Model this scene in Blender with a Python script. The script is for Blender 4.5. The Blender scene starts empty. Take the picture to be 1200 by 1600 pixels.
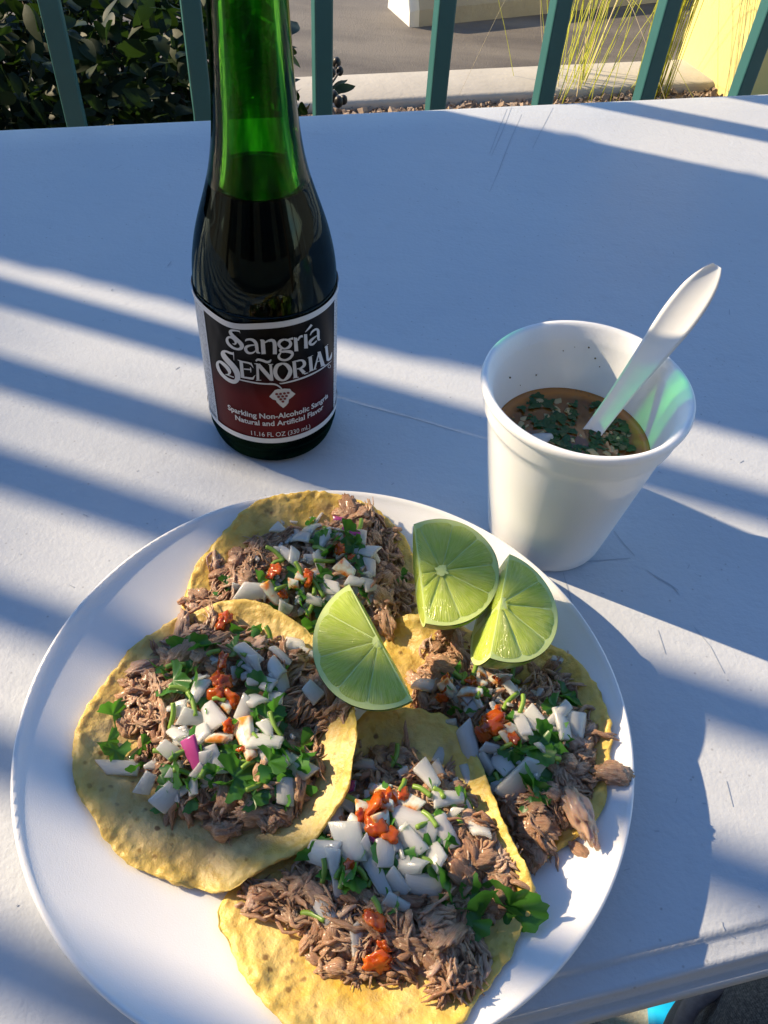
import bpy, bmesh, math, random
import numpy as np
from mathutils import Vector, Matrix, Euler, noise as mnoise

R = math.radians
rng = random.Random(7)
S = bpy.context.scene
COL = S.collection

# ------------------------------------------------------------------ camera, sky, sun, exposure
PITCH, ROLL, CAM_Z, FPX = 0.85597, 0.0796, 0.30414, 1300.0
_fw = Vector((0, math.cos(PITCH), -math.sin(PITCH)))
_r0 = Vector((1, 0, 0)); _u0 = _r0.cross(_fw)
_r = math.cos(ROLL) * _r0 + math.sin(ROLL) * _u0
_u = -math.sin(ROLL) * _r0 + math.cos(ROLL) * _u0
CAM = Vector((0, 0, CAM_Z))
cd = bpy.data.cameras.new('camera'); cam = bpy.data.objects.new('camera', cd); COL.objects.link(cam)
cam.matrix_world = Matrix(((_r.x, _u.x, -_fw.x, 0), (_r.y, _u.y, -_fw.y, 0), (_r.z, _u.z, -_fw.z, CAM_Z), (0, 0, 0, 1)))
cd.sensor_fit = 'VERTICAL'; cd.sensor_height = 36; cd.lens = 36 * FPX / 1600
cd.clip_start = 0.01; cd.clip_end = 400
S.camera = cam

SUN_EL, SUN_HEAD = 30.0, -16.5           # elevation; heading of the light in plan, degrees from +x
hd = Vector((math.cos(R(SUN_HEAD)), math.sin(R(SUN_HEAD)), 0))
LDIR = Vector((hd.x * math.cos(R(SUN_EL)), hd.y * math.cos(R(SUN_EL)), -math.sin(R(SUN_EL))))
sl = bpy.data.lights.new('sun', 'SUN'); sl.energy = 4.7; sl.angle = R(0.53); sl.color = (1.0, 0.79, 0.52)
so = bpy.data.objects.new('sun', sl); COL.objects.link(so)
so.rotation_euler = LDIR.to_track_quat('-Z', 'Y').to_euler()

w = bpy.data.worlds.new('World'); S.world = w; w.use_nodes = True
nt = w.node_tree; nt.nodes.clear()
sky = nt.nodes.new('ShaderNodeTexSky'); sky.sky_type = 'NISHITA'; sky.sun_disc = False
sky.sun_elevation = R(SUN_EL); sky.sun_rotation = math.atan2(-hd.x, -hd.y)
sky.air_density = 1.0; sky.dust_density = 0.0; sky.ozone_density = 4.8
bg = nt.nodes.new('ShaderNodeBackground'); bg.inputs[1].default_value = 0.132
wo = nt.nodes.new('ShaderNodeOutputWorld')
nt.links.new(sky.outputs[0], bg.inputs[0]); nt.links.new(bg.outputs[0], wo.inputs[0])
S.view_settings.view_transform = 'Standard'; S.view_settings.look = 'None'
S.view_settings.gamma = 1.0; S.view_settings.exposure = 0.90
S.view_settings.use_curve_mapping = False
S.render.engine = 'CYCLES'
S.cycles.use_denoising = True
S.cycles.max_bounces = 10; S.cycles.transparent_max_bounces = 24; S.cycles.transmission_bounces = 10
S.cycles.sample_clamp_indirect = 6.0

# ------------------------------------------------------------------ helpers
def W(x, y, z=0.0):
    """photo pixel (1200x1600) -> the point of its line of sight at height z"""
    d = _r * ((x - 600) / FPX) - _u * ((y - 800) / FPX) + _fw
    return CAM + d * ((z - CAM_Z) / d.z)
def PX(P):
    d = Vector(P) - CAM; zz = d.dot(_fw)
    return 600 + FPX * d.dot(_r) / zz, 800 - FPX * d.dot(_u) / zz
def sstep(a, b, x):
    t = np.clip((x - a) / (b - a), 0, 1); return t * t * (3 - 2 * t)
def tag(o, label=None, cat=None, group=None, kind=None):
    for k, v in (('label', label), ('category', cat), ('group', group), ('kind', kind)):
        if v: o[k] = v
    return o
def empty(name, loc=(0, 0, 0), parent=None):
    o = bpy.data.objects.new(name, None); COL.objects.link(o); o.location = loc; o.empty_display_size = .02
    if parent: o.parent = parent
    return o
def mesh(name, verts, faces, m=None, smooth=True):
    me = bpy.data.meshes.new(name); me.from_pydata([tuple(v) for v in verts], [], faces); me.update()
    if m is not None:
        for q in (m if isinstance(m, (list, tuple)) else [m]): me.materials.append(q)
    if smooth: me.polygons.foreach_set('use_smooth', [True] * len(me.polygons))
    return me
def obj(name, me, parent=None, loc=None, M=None):
    """a mesh object; parents are unrotated empties, so children keep world coordinates minus the parent's place"""
    o = bpy.data.objects.new(name, me); COL.objects.link(o)
    if parent is not None:
        o.parent = parent
        o.matrix_parent_inverse = Matrix.Translation(-world_loc(parent))
    if M is not None: o.matrix_basis = M
    elif loc is not None: o.location = loc
    return o
def world_loc(p):
    v = Vector((0, 0, 0))
    if p.type == 'EMPTY':
        v = p.location.copy()
        if p.parent: v = v
    elif p.parent: v = Vector((0, 0, 0))
    return v
def bm_mesh(name, bm, m=None, smooth=True):
    me = bpy.data.meshes.new(name); bm.normal_update(); bm.to_mesh(me); bm.free()
    if m is not None:
        for q in (m if isinstance(m, (list, tuple)) else [m]): me.materials.append(q)
    if smooth: me.polygons.foreach_set('use_smooth', [True] * len(me.polygons))
    return me
def box_bm(bm, c, sx, sy, sz, rot=0.0, bevel=0.0):
    mt = Matrix.Translation(c) @ Matrix.Rotation(rot, 4, 'Z') @ Matrix.Diagonal((sx, sy, sz, 1))
    r = bmesh.ops.create_cube(bm, size=1, matrix=mt)
    if bevel:
        es = list({e for v in r['verts'] for e in v.link_edges})
        bmesh.ops.bevel(bm, geom=es, offset=bevel, segments=2, affect='EDGES', profile=.5)
def lathe(profile, n=96, close=False):
    """profile: list of (r, z) -> verts, faces"""
    V, F = [], []
    for r, z in profile:
        for k in range(n):
            a = 2 * math.pi * k / n; V.append((r * math.cos(a), r * math.sin(a), z))
    m = len(profile)
    for i in range(m - 1 + (1 if close else 0)):
        j = (i + 1) % m
        for k in range(n):
            l = (k + 1) % n; F.append((i * n + k, i * n + l, j * n + l, j * n + k))
    return V, F
def tube(pts, radii, n=6):
    V, F = [], []
    pts = [Vector(p) for p in pts]
    for i, p in enumerate(pts):
        t = (pts[min(i + 1, len(pts) - 1)] - pts[max(i - 1, 0)]).normalized()
        a = t.orthogonal().normalized() if i == 0 else (a - t * a.dot(t)).normalized()
        b = t.cross(a)
        for k in range(n):
            q = 2 * math.pi * k / n; V.append(p + (a * math.cos(q) + b * math.sin(q)) * radii[i])
    for i in range(len(pts) - 1):
        for k in range(n):
            l = (k + 1) % n; F.append((i * n + k, i * n + l, (i + 1) * n + l, (i + 1) * n + k))
    F.append(tuple(range(n))[::-1]); F.append(tuple(range((len(pts) - 1) * n, len(pts) * n)))
    return V, F
def join(parts):
    V, F = [], []
    for v, f in parts:
        o = len(V); V += list(v); F += [tuple(i + o for i in q) for q in f]
    return V, F
def catmull(pts, per=8, closed=False):
    P = [np.array(p, float) for p in pts]; out = []; n = len(P)
    for i in range(n if closed else n - 1):
        g = lambda k: P[k % n] if closed else P[min(max(k, 0), n - 1)]
        p0, p1, p2, p3 = g(i - 1), g(i), g(i + 1), g(i + 2)
        for j in range(per):
            t = j / per
            out.append(.5 * (2 * p1 + (p2 - p0) * t + (2 * p0 - 5 * p1 + 4 * p2 - p3) * t * t + (3 * p1 - p0 - 3 * p2 + p3) * t ** 3))
    if not closed: out.append(P[-1])
    return out
def inpoly(poly, x, y):
    c = False; n = len(poly); j = n - 1
    for i in range(n):
        if (poly[i][1] > y) != (poly[j][1] > y) and x < (poly[j][0] - poly[i][0]) * (y - poly[i][1]) / (poly[j][1] - poly[i][1]) + poly[i][0]: c = not c
        j = i
    return c
def sdist(poly, X, Y):
    """signed distance (inside positive) of arrays X, Y to a polygon"""
    X = np.asarray(X, float); Y = np.asarray(Y, float)
    d = np.full(X.shape, 1e9); c = np.zeros(X.shape, bool); n = len(poly)
    for i in range(n):
        ax, ay = poly[i]; bx, by = poly[(i + 1) % n]
        ex, ey = bx - ax, by - ay; L = ex * ex + ey * ey + 1e-18
        t = np.clip(((X - ax) * ex + (Y - ay) * ey) / L, 0, 1)
        d = np.minimum(d, np.hypot(X - ax - t * ex, Y - ay - t * ey))
        c ^= ((ay > Y) != (by > Y)) & (X < ex * (Y - ay) / (ey if abs(ey) > 1e-12 else 1e-12) + ax)
    return np.where(c, d, -d)

# ------------------------------------------------------------------ materials
class NB:
    """tiny node-tree builder"""
    def __init__(s, name):
        s.m = bpy.data.materials.new(name); s.m.use_nodes = True
        s.t = s.m.node_tree; s.p = s.t.nodes['Principled BSDF']; s.out = s.t.nodes['Material Output']
    def n(s, kind, **kw):
        q = s.t.nodes.new('ShaderNode' + kind)
        for k, v in kw.items():
            if k.startswith('i_'): q.inputs[k[2:].replace('_', ' ')].default_value = v
            else: setattr(q, k, v)
        return q
    def l(s, a, b): s.t.links.new(a, b)
    def coord(s, which='Object', scale=None):
        tc = s.n('TexCoord'); o = tc.outputs[which]
        if scale is not None:
            mp = s.n('Mapping'); mp.inputs['Scale'].default_value = scale; s.l(o, mp.inputs[0]); o = mp.outputs[0]
        return o
    def noise(s, co, scale, detail=4, rough=.6, dist=0):
        q = s.n('TexNoise'); q.inputs['Scale'].default_value = scale; q.inputs['Detail'].default_value = detail
        q.inputs['Roughness'].default_value = rough; q.inputs['Distortion'].default_value = dist
        s.l(co, q.inputs['Vector']); return q.outputs['Fac']
    def voro(s, co, scale, feature='F1', out='Distance'):
        q = s.n('TexVoronoi', feature=feature); q.inputs['Scale'].default_value = scale; s.l(co, q.inputs['Vector']); return q.outputs[out]
    def ramp(s, fac, stops):
        q = s.n('ValToRGB'); e = q.color_ramp.elements
        while len(e) < len(stops): e.new(.5)
        for k, (p, c) in enumerate(stops):
            e[k].position = p; e[k].color = (c, c, c, 1) if isinstance(c, (int, float)) else (*c, 1)
        s.l(fac, q.inputs[0]); return q.outputs[0]
    def mix(s, fac, a, b, mode='MIX'):
        q = s.n('MixRGB', blend_type=mode)
        for k, v in ((0, fac), (1, a), (2, b)):
            if isinstance(v, (int, float)): q.inputs[k].default_value = v
            elif isinstance(v, tuple): q.inputs[k].default_value = (*v, 1)
            else: s.l(v, q.inputs[k])
        return q.outputs[0]
    def math(s, op, a, b=0.0):
        q = s.n('Math', operation=op)
        for k, v in ((0, a), (1, b)):
            if isinstance(v, (int, float)): q.inputs[k].default_value = v
            else: s.l(v, q.inputs[k])
        return q.outputs[0]
    def bump(s, h, strength=.3, dist=.001, prev=None):
        q = s.n('Bump'); q.inputs['Strength'].default_value = strength; q.inputs['Distance'].default_value = dist
        s.l(h, q.inputs['Height'])
        if prev is not None: s.l(prev, q.inputs['Normal'])
        return q.outputs[0]
    def set(s, **kw):
        for k, v in kw.items():
            k = {'base': 'Base Color', 'rough': 'Roughness', 'metal': 'Metallic', 'sss': 'Subsurface Weight', 'srad': 'Subsurface Radius', 'sscale': 'Subsurface Scale',
                 'spec': 'Specular IOR Level', 'coat': 'Coat Weight', 'coatr': 'Coat Roughness', 'trans': 'Transmission Weight', 'ior': 'IOR', 'normal': 'Normal', 'sheen': 'Sheen Weight', 'alpha': 'Alpha'}[k]
            i = s.p.inputs[k]
            if isinstance(v, (int, float)): i.default_value = v
            elif isinstance(v, tuple): i.default_value = (*v, 1) if len(v) == 3 and i.type == 'RGBA' else v
            else: s.l(v, i)
        return s
    def translucent(s, color, fac):
        tr = s.n('BsdfTranslucent'); mx = s.n('MixShader'); mx.inputs[0].default_value = fac
        if isinstance(color, tuple): tr.inputs[0].default_value = (*color, 1)
        else: s.l(color, tr.inputs[0])
        s.l(s.p.outputs[0], mx.inputs[1]); s.l(tr.outputs[0], mx.inputs[2]); s.l(mx.outputs[0], s.out.inputs[0]); return s

def simple(name, base, rough=.5, var=.15, scale=40, bump=0, bscale=200, bdist=.0005, **kw):
    b = NB(name); co = b.coord()
    n = b.noise(co, scale)
    b.set(base=b.mix(n, tuple(c * (1 - var) for c in base), tuple(min(1, c * (1 + var)) for c in base)), rough=rough, **kw)
    if bump: b.set(normal=b.bump(b.noise(co, bscale, 5), bump, bdist))
    return b.m

def m_table():
    b = NB('table_plastic'); co = b.coord()
    big = b.noise(co, 5, 5); fine = b.noise(co, 420, 3); st = b.noise(b.coord(scale=(3, 26, 3)), 6, 6, .7)
    c = b.mix(b.ramp(big, [(.3, 0.), (.7, 1.)]), (.48, .52, .58), (.56, .59, .63))
    c = b.mix(b.ramp(st, [(.56, 0.), (.72, .35)]), c, (.43, .47, .54))
    sp = b.voro(co, 130); c = b.mix(b.ramp(sp, [(.03, .75), (.09, 0.)]), c, (.30, .31, .34))
    # only some of the specks are dark
    grime = b.noise(co, 60, 2); c = b.mix(b.ramp(grime, [(.6, 0.), (.75, .22)]), c, (.42, .44, .48))
    n1 = b.bump(fine, .35, .0006); n2 = b.bump(b.noise(co, 130, 3), .22, .0012, n1)
    b.set(base=c, rough=b.ramp(big, [(.2, .42), (.8, .56)]), normal=n2, spec=.42)
    return b.m
def m_foam(name='white_foam', sparkle=True, cell=900, base=(.80, .81, .83)):
    b = NB(name); co = b.coord()
    v = b.voro(co, cell * 2); f = b.noise(co, 2400, 2)
    n = b.bump(v, .10, .0002); n = b.bump(f, .2, .0003, n)
    n = b.bump(b.noise(co, 55, 3), .03, .002, n)
    b.set(base=base, rough=.36 if sparkle else .42, normal=n, spec=.5, sss=.35, srad=(.004, .004, .004), sscale=1.0)
    return b.m
def m_tortilla(name='corn_tortilla', ca=(.62, .39, .055), cb=(.74, .54, .17), gate_=(.47, .60)):
    b = NB(name); co = b.coord()
    patch = b.noise(co, 38, 5, .65); fine = b.noise(co, 240, 5, .7); 
    c = b.mix(b.ramp(patch, [(.38, 0.), (.62, 1.)]), ca, cb)
    c = b.mix(b.ramp(b.noise(co, 110, 4), [(.5, 0.), (.68, .6)]), c, (.50, .36, .15))
    sp = b.voro(co, 210); gate = b.ramp(b.noise(co, 45, 2), [(gate_[0], 0.), (gate_[1], 1.)])
    c = b.mix(b.math('MULTIPLY', b.ramp(b.math('ADD', sp, b.math('MULTIPLY', b.math('SUBTRACT', b.noise(co, 320, 2), .5), .5)), [(.10, .9), (.26, 0.)]), gate), c, (.16, .075, .02))
    ts = b.noise(b.coord(), 26, 4, .7); c = b.mix(b.ramp(ts, [(.60, 0.), (.74, .7)]), c, (.20, .10, .03))
    # the thick raw rim is yellower
    at = b.n('Attribute'); at.attribute_name = 'rim'
    c = b.mix(b.ramp(at.outputs['Fac'], [(.84, 0.), (.98, .6)]), c, (.72, .50, .10))
    n = b.bump(fine, .6, .0012); n = b.bump(b.noise(co, 90, 4), .45, .002, n); n = b.bump(b.voro(co, 300), .35, .001, n)
    b.set(base=c, rough=b.ramp(patch, [(.3, .30), (.75, .52)]), normal=n, sss=.25, srad=(.004, .0025, .0008), sscale=1.0, spec=.5)
    return b.m
def m_meat():
    b = NB('shredded_pork'); co = b.coord(scale=(1, 7, 7)); oi = b.n('ObjectInfo')
    f = b.noise(co, 330, 4, .75); g = b.noise(b.coord(), 90, 3)
    c = b.mix(b.ramp(f, [(.3, 0.), (.7, 1.)]), (.35, .165, .085), (.76, .50, .31))
    c = b.mix(b.ramp(g, [(.45, 0.), (.75, .6)]), c, (.48, .25, .15))
    c = b.mix(b.ramp(oi.outputs['Random'], [(.0, .75), (.45, 0.)]), c, (.27, .115, .055)); c = b.mix(b.ramp(oi.outputs['Random'], [(.72, 0.), (1., .7)]), c, (.74, .50, .37))
    b.set(base=c, rough=.38, normal=b.bump(f, .9, .0012), sss=.2, srad=(.003, .0012, .0008), sscale=1.0, coat=.4, coatr=.22)
    return b.m
def m_onion():
    b = NB('white_onion'); co = b.coord(scale=(1, 7, 1)); oi = b.n('ObjectInfo')
    f = b.noise(co, 260, 3); g = b.noise(b.coord(), 120, 2)
    c = b.mix(f, (.90, .93, .84), (.98, .99, .95)); c = b.mix(b.math('MULTIPLY', oi.outputs['Random'], .4), c, (.76, .84, .62))
    b.set(base=c, rough=.2, normal=b.bump(g, .25, .0008, b.bump(f, .3, .0005)), sss=.8, srad=(.006, .0065, .006), sscale=1.0, trans=.42, ior=1.34, coat=.25, coatr=.08)
    return b.m
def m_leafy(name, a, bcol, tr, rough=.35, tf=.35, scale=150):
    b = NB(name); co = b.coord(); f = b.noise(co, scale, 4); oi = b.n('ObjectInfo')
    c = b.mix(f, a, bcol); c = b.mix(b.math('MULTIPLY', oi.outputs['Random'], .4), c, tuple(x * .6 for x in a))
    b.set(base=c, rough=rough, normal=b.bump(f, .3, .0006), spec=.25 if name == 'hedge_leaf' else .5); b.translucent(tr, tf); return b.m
def m_salsa():
    b = NB('red_salsa'); f = b.noise(b.coord(), 160, 3)
    b.set(base=b.mix(f, (.40, .022, .005), (.74, .20, .02)), rough=.16, sss=.6, srad=(.005, .0015, .0006), sscale=1., trans=.3, ior=1.35, coat=.5, coatr=.06); return b.m

def m_sauced():
    b = NB('sauced_onion'); f = b.noise(b.coord(), 130, 3); g = b.noise(b.coord(), 300, 2)
    c = b.mix(b.ramp(f, [(.40, 0.), (.60, 1.)]), (.90, .86, .74), (.82, .30, .05)); c = b.mix(b.ramp(g, [(.58, 0.), (.7, .7)]), c, (.62, .09, .012))
    b.set(base=c, rough=.14, sss=.6, srad=(.006, .003, .002), sscale=1., trans=.2, ior=1.34, coat=.5, coatr=.05); return b.m
MT = dict(sauced=m_sauced(),
    table=m_table(), foam=m_foam(), cupfoam=m_foam('cup_foam', False, 300, (.87, .89, .91)), tortilla=m_tortilla(), tortilla_tan=m_tortilla('toasted_tortilla', (.54, .36, .09), (.68, .51, .22), (.38, .50)), meat=m_meat(), onion=m_onion(), salsa=m_salsa(),
    purple=simple('purple_onion_skin', (.36, .05, .20), .25, .25, 200, sss=.3, srad=(.003, .001, .002), sscale=1.),
    cilantro=m_leafy('cilantro', (.042, .155, .024), (.09, .27, .04), (.13, .44, .04), .33),
    stem=m_leafy('cilantro_stem', (.20, .36, .05), (.32, .48, .09), (.3, .5, .06), .3, .2),
    teal=simple('teal_paint', (.036, .135, .138), .42, .12, 30, .12, 90, .001),
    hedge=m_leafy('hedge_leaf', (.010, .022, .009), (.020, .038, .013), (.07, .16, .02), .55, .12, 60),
    twig=simple('twig_bark', (.055, .042, .03), .8, .3, 60, .4, 120),
    berry=simple('dark_berry', (.02, .018, .02), .4),
    grass=m_leafy('feather_grass', (.58, .62, .06), (.74, .73, .18), (.74, .76, .12), .4, .5, 8),
    drygrass=simple('dry_blade', (.62, .52, .30), .6, .15, 20),
    kerb=simple('kerb_concrete', (.47, .44, .385), .85, .16, 9, .4, 60, .004),
    stop=simple('stop_concrete', (.36, .345, .30), .85, .25, 7, .5, 50, .006),
    white=simple('worn_white_paint', (.74, .73, .68), .6, .12, 14, .3, 40, .003),
    yellow=simple('yellow_stucco', (.82, .70, .26), .8, .06, 6, .3, 160, .002),
    mulch=simple('mulch', (.23, .16, .10), .9, .45, 30, .6, 60, .01),
    rock=simple('mulch_rock', (.36, .27, .20), .85, .4, 12, .3, 60, .004),
    denim=None)

def m_asphalt():
    b = NB('asphalt'); co = b.coord(); big = b.noise(co, 1.1, 5); f = b.noise(co, 160, 4, .8)
    mp = b.n('Mapping'); b.l(co, mp.inputs[0]); mp.inputs['Scale'].default_value = (1.2, 4, 1)
    st = b.noise(mp.outputs[0], 1.6, 4)
    c = b.mix(b.ramp(b.mix(.5, big, st), [(.42, 0.), (.58, 1.)]), (.095, .085, .080), (.205, .185, .16))
    c = b.mix(b.ramp(f, [(.35, 0.), (.75, .5)]), c, (.16, .15, .14))
    b.set(base=c, rough=.9, normal=b.bump(f, .6, .008)); return b.m
def m_patio():
    b = NB('patio_concrete'); co = b.coord(); big = b.noise(co, 6, 5); f = b.noise(co, 140, 5, .75)
    c = b.mix(big, (.35, .31, .24), (.45, .41, .33)); c = b.mix(b.ramp(f, [(.3, .55), (.5, 0.)]), c, (.20, .175, .14))
    b.set(base=c, rough=.9, normal=b.bump(f, .5, .005)); return b.m
def m_denim():
    b = NB('dark_denim'); co = b.coord(); wv = b.n('TexWave', wave_type='BANDS', bands_direction='DIAGONAL'); b.l(co, wv.inputs[0])
    wv.inputs['Scale'].default_value = 260; wv.inputs['Distortion'].default_value = 3; wv.inputs['Detail'].default_value = 3
    f = b.noise(co, 420, 4, .8)
    c = b.mix(b.ramp(f, [(.45, 0.), (.68, 1.)]), (.018, .024, .036), (.22, .24, .27)); c = b.mix(.35, c, b.mix(wv.outputs[0], (.02, .03, .05), (.12, .14, .17)))
    b.set(base=c, rough=.9, normal=b.bump(f, .5, .001), sheen=.2); return b.m
MT['asphalt'] = m_asphalt(); MT['patio'] = m_patio(); MT['denim'] = m_denim()

# ------------------------------------------------------------------ ground, kerb, asphalt, wall
GZ = -0.74
FA = R(17.2)                                   # heading of table, fence and kerb in plan
eu = Vector((math.cos(FA), math.sin(FA), 0)); ev = Vector((-math.sin(FA), math.cos(FA), 0))
def quad_strip(name, m, p0, v0, v1, u0=-60, u1=60, z=GZ):
    P = [p0 + eu * a + ev * b for a, b in ((u0, v0), (u1, v0), (u1, v1), (u0, v1))]
    return obj(name, mesh(name, [(p.x, p.y, z) for p in P], [(0, 1, 2, 3)], m, False))
k_near = W(742, 148, GZ + .10); k_far = W(742, 105, GZ + .10)
kv0 = k_near.dot(ev); kv1 = k_far.dot(ev)
O0 = Vector((0, 0, 0))
tag(quad_strip('patio_ground', MT['patio'], O0, -60, 1.35), kind='structure')
tag(quad_strip('planting_bed', MT['mulch'], O0, 1.35, kv0 + .02, z=GZ + .075), kind='structure')
tag(quad_strip('asphalt_lot', MT['asphalt'], O0, kv1 - .02, 120, -120, 120), kind='structure')
bm = bmesh.new()
box_bm(bm, eu * 0 + ev * ((kv0 + kv1) / 2) + Vector((0, 0, GZ + .04)), 24, kv1 - kv0, .12, FA, .012)
tag(obj('kerb', bm_mesh('kerb', bm, MT['kerb'])), kind='structure')
# loose bark and stones along the kerb
parts = []
for k in range(4200):
    a = rng.uniform(-.9, 1.6); b_ = kv0 - .7 * rng.random() ** 1.6; s_ = rng.uniform(.003, .009) if k % 9 else rng.uniform(.008, .014)
    c = eu * a + ev * b_ + Vector((0, 0, GZ + .075 + s_ * .3)); e = Euler((rng.uniform(0, 6),) * 3).to_matrix()
    vs = [c + e @ Vector((x * s_ * rng.uniform(.5, 1.1), y * s_ * rng.uniform(.4, .8), z * s_ * rng.uniform(.3, .6))) for x in (-1, 1) for y in (-1, 1) for z in (-1, 1)]
    parts.append((vs, [(0, 1, 3, 2), (4, 6, 7, 5), (0, 4, 5, 1), (2, 3, 7, 6), (0, 2, 6, 4), (1, 5, 7, 3)]))
tag(obj('gravel', mesh('gravel', *join(parts), MT['rock'], False)), kind='stuff')

# concrete wheel stop with a white painted end
ws = W(646, 43, GZ); ws2 = W(850, 22, GZ)
wa = (ws2 - ws).normalized(); wb = Vector((-wa.y, wa.x, 0))
t = tag(empty('wheel_stop', ws), 'low grey concrete wheel stop with a white painted end on the asphalt', 'wheel stop')
sec = [(0, 0), (.005, .05), (.035, .115), (.07, .135), (.13, .135), (.165, .115), (.195, .05), (.20, 0)]
def stop_part(a0, a1, m, cap0, name, taper=0.0):
    V, F = [], []; rings = 5 if taper else 2
    for i in range(rings):
        q = i / (rings - 1); a = a0 + (a1 - a0) * q
        sc = 1 if not taper else 1 - taper * (1 - q) ** 2
        for (bb, zz) in sec:
            V.append(ws + wa * a + wb * (.1 + (bb - .1) * (.55 + .45 * sc)) + Vector((0, 0, zz * sc)))
    n = len(sec)
    for i in range(rings - 1):
        for k in range(n - 1): F.append((i * n + k, i * n + k + 1, (i + 1) * n + k + 1, (i + 1) * n + k))
    F.append(tuple(range(n))); F.append(tuple(range((rings - 1) * n, rings * n))[::-1])
    obj(name, mesh(name, V, F, m, False), t)
stop_part(.02, 1.85, MT['stop'], True, 'concrete_bar'); stop_part(-.012, .02, MT['white'], True, 'painted_end', .16)

# yellow stucco pillar
yl = W(1042, 140, GZ); yt = W(1085, 0, GZ)
t = tag(empty('yellow_wall', yl), 'pale yellow stucco wall end standing behind the right end of the railing', 'wall')
wd1 = Vector((.40, -.917, 0)); wd2 = Vector((.917, .40, 0)); wang = math.atan2(wd2.y, wd2.x)
bm = bmesh.new(); c = yl + wd1 * .15 + wd2 * .35
box_bm(bm, Vector((c.x, c.y, GZ + 1.2)), .70, .30, 2.4, wang, .008)
obj('wall_body', bm_mesh('wall_body', bm, MT['yellow'], False), t)
bm = bmesh.new(); box_bm(bm, Vector((c.x, c.y, GZ + 2.43)), .78, .38, .06, wang, .008)
obj('coping', bm_mesh('coping', bm, MT['white'], False), t)

# the restaurant behind the diner: stucco wall with dark windows under a patio roof (lights and is mirrored in the bottle)
bl = tag(empty('restaurant_building', (0, -3.2, GZ)), 'cream stucco restaurant wall with dark windows under a brown patio roof behind the diner', 'building')
stucco = simple('cream_stucco', (.52, .43, .30), .85, .08, 5, .3, 120, .003); roofm = simple('brown_roof_boards', (.10, .065, .045), .7, .25, 6)
def bpart(name, c, sx, sy, sz, m):
    bm = bmesh.new(); box_bm(bm, Vector(c), sx, sy, sz, 0, .01); return obj(name, bm_mesh(name, bm, m, False), bl)
bpart('wall', (0, -3.4, GZ + 1.5), 14, .3, 3.0, stucco)
bpart('roof', (0, -2.35, GZ + 2.72), 14, 2.4, .12, roofm)
glassm = simple('dark_window', (.02, .025, .03), .1)
for x in (-3.4, -1.1, 1.2, 3.5): bpart('window', (x, -3.235, GZ + 1.45), 1.5, .05, 1.3, glassm)
for x in (-5, -1.9, 1.9, 5): bpart('post', (x, -1.25, GZ + 1.33), .12, .12, 2.65, roofm)

# ------------------------------------------------------------------ railing
fence = tag(empty('fence', (0, 1.0, GZ)), 'dark teal metal picket railing running behind the far edge of the table', 'fence')
FR = 1.42
base_px = [(119, 188), (306, 178), (488, 170), (665, 160), (835, 150), (998, 142), (1160, 134)]
bars = []
for x, y in base_px:
    q = W(x, y, 0); bars.append(Vector((q.x * FR, q.y * FR, 0)))
st_ = (bars[-1] - bars[0]) / 6
bars = [bars[0] + st_ * k for k in range(-1, 10)]          # even spacing, one more to the left, some to the right
bars[0] = bars[0] - eu * .030
corner = bars[0].copy()
n_s = Vector((-hd.y, hd.x, 0))
PH = R(11.8); du = Vector((-math.cos(PH), -math.sin(PH), 0))
s0 = corner.dot(n_s); kk = du.dot(n_s)
left = []
for s_ in [.575, .514, .453, .391, .330, .268, .207, .140, .083, .025, -.035, -.095, -.155, -.215, -.275]:
    left.append(corner + du * ((s_ - s0) / kk))
BW = .021; ZT = 1.42
bar_me = None
def bar_mesh(wd, z0, z1):
    bm = bmesh.new(); box_bm(bm, Vector((0, 0, (z0 + z1) / 2)), wd, wd, z1 - z0, 0, .0022); return bm_mesh('picket', bm, MT['teal'], False)
bar_me = bar_mesh(BW, GZ + .12, ZT)
for P in bars[1:]: obj('picket', bar_me, fence, M=Matrix.Translation((P.x, P.y, 0)) @ Matrix.Rotation(FA, 4, 'Z'))
near_me = bar_mesh(.0185, GZ + .12, ZT)
for i, P in enumerate(left): obj('picket', bar_me if i < 7 else near_me, fence, M=Matrix.Translation((P.x, P.y, 0)) @ Matrix.Rotation(PH, 4, 'Z'))
post_me = bar_mesh(.024, GZ, ZT + .05); post_me.name = 'post'
for P in (corner,): obj('post', post_me, fence, M=Matrix.Translation((P.x, P.y, 0)) @ Matrix.Rotation(FA, 4, 'Z'))
for A, B in ((corner, bars[-1] + st_), (corner, left[-1] + du * .1)):
    for z in (GZ + .10, ZT):
        d = B - A; bm = bmesh.new(); c = (A + B) / 2
        box_bm(bm, Vector((c.x, c.y, z)), d.length - .02, .036, .03, math.atan2(d.y, d.x), .003)
        obj('rail', bm_mesh('rail', bm, MT['teal'], False), fence)

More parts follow.
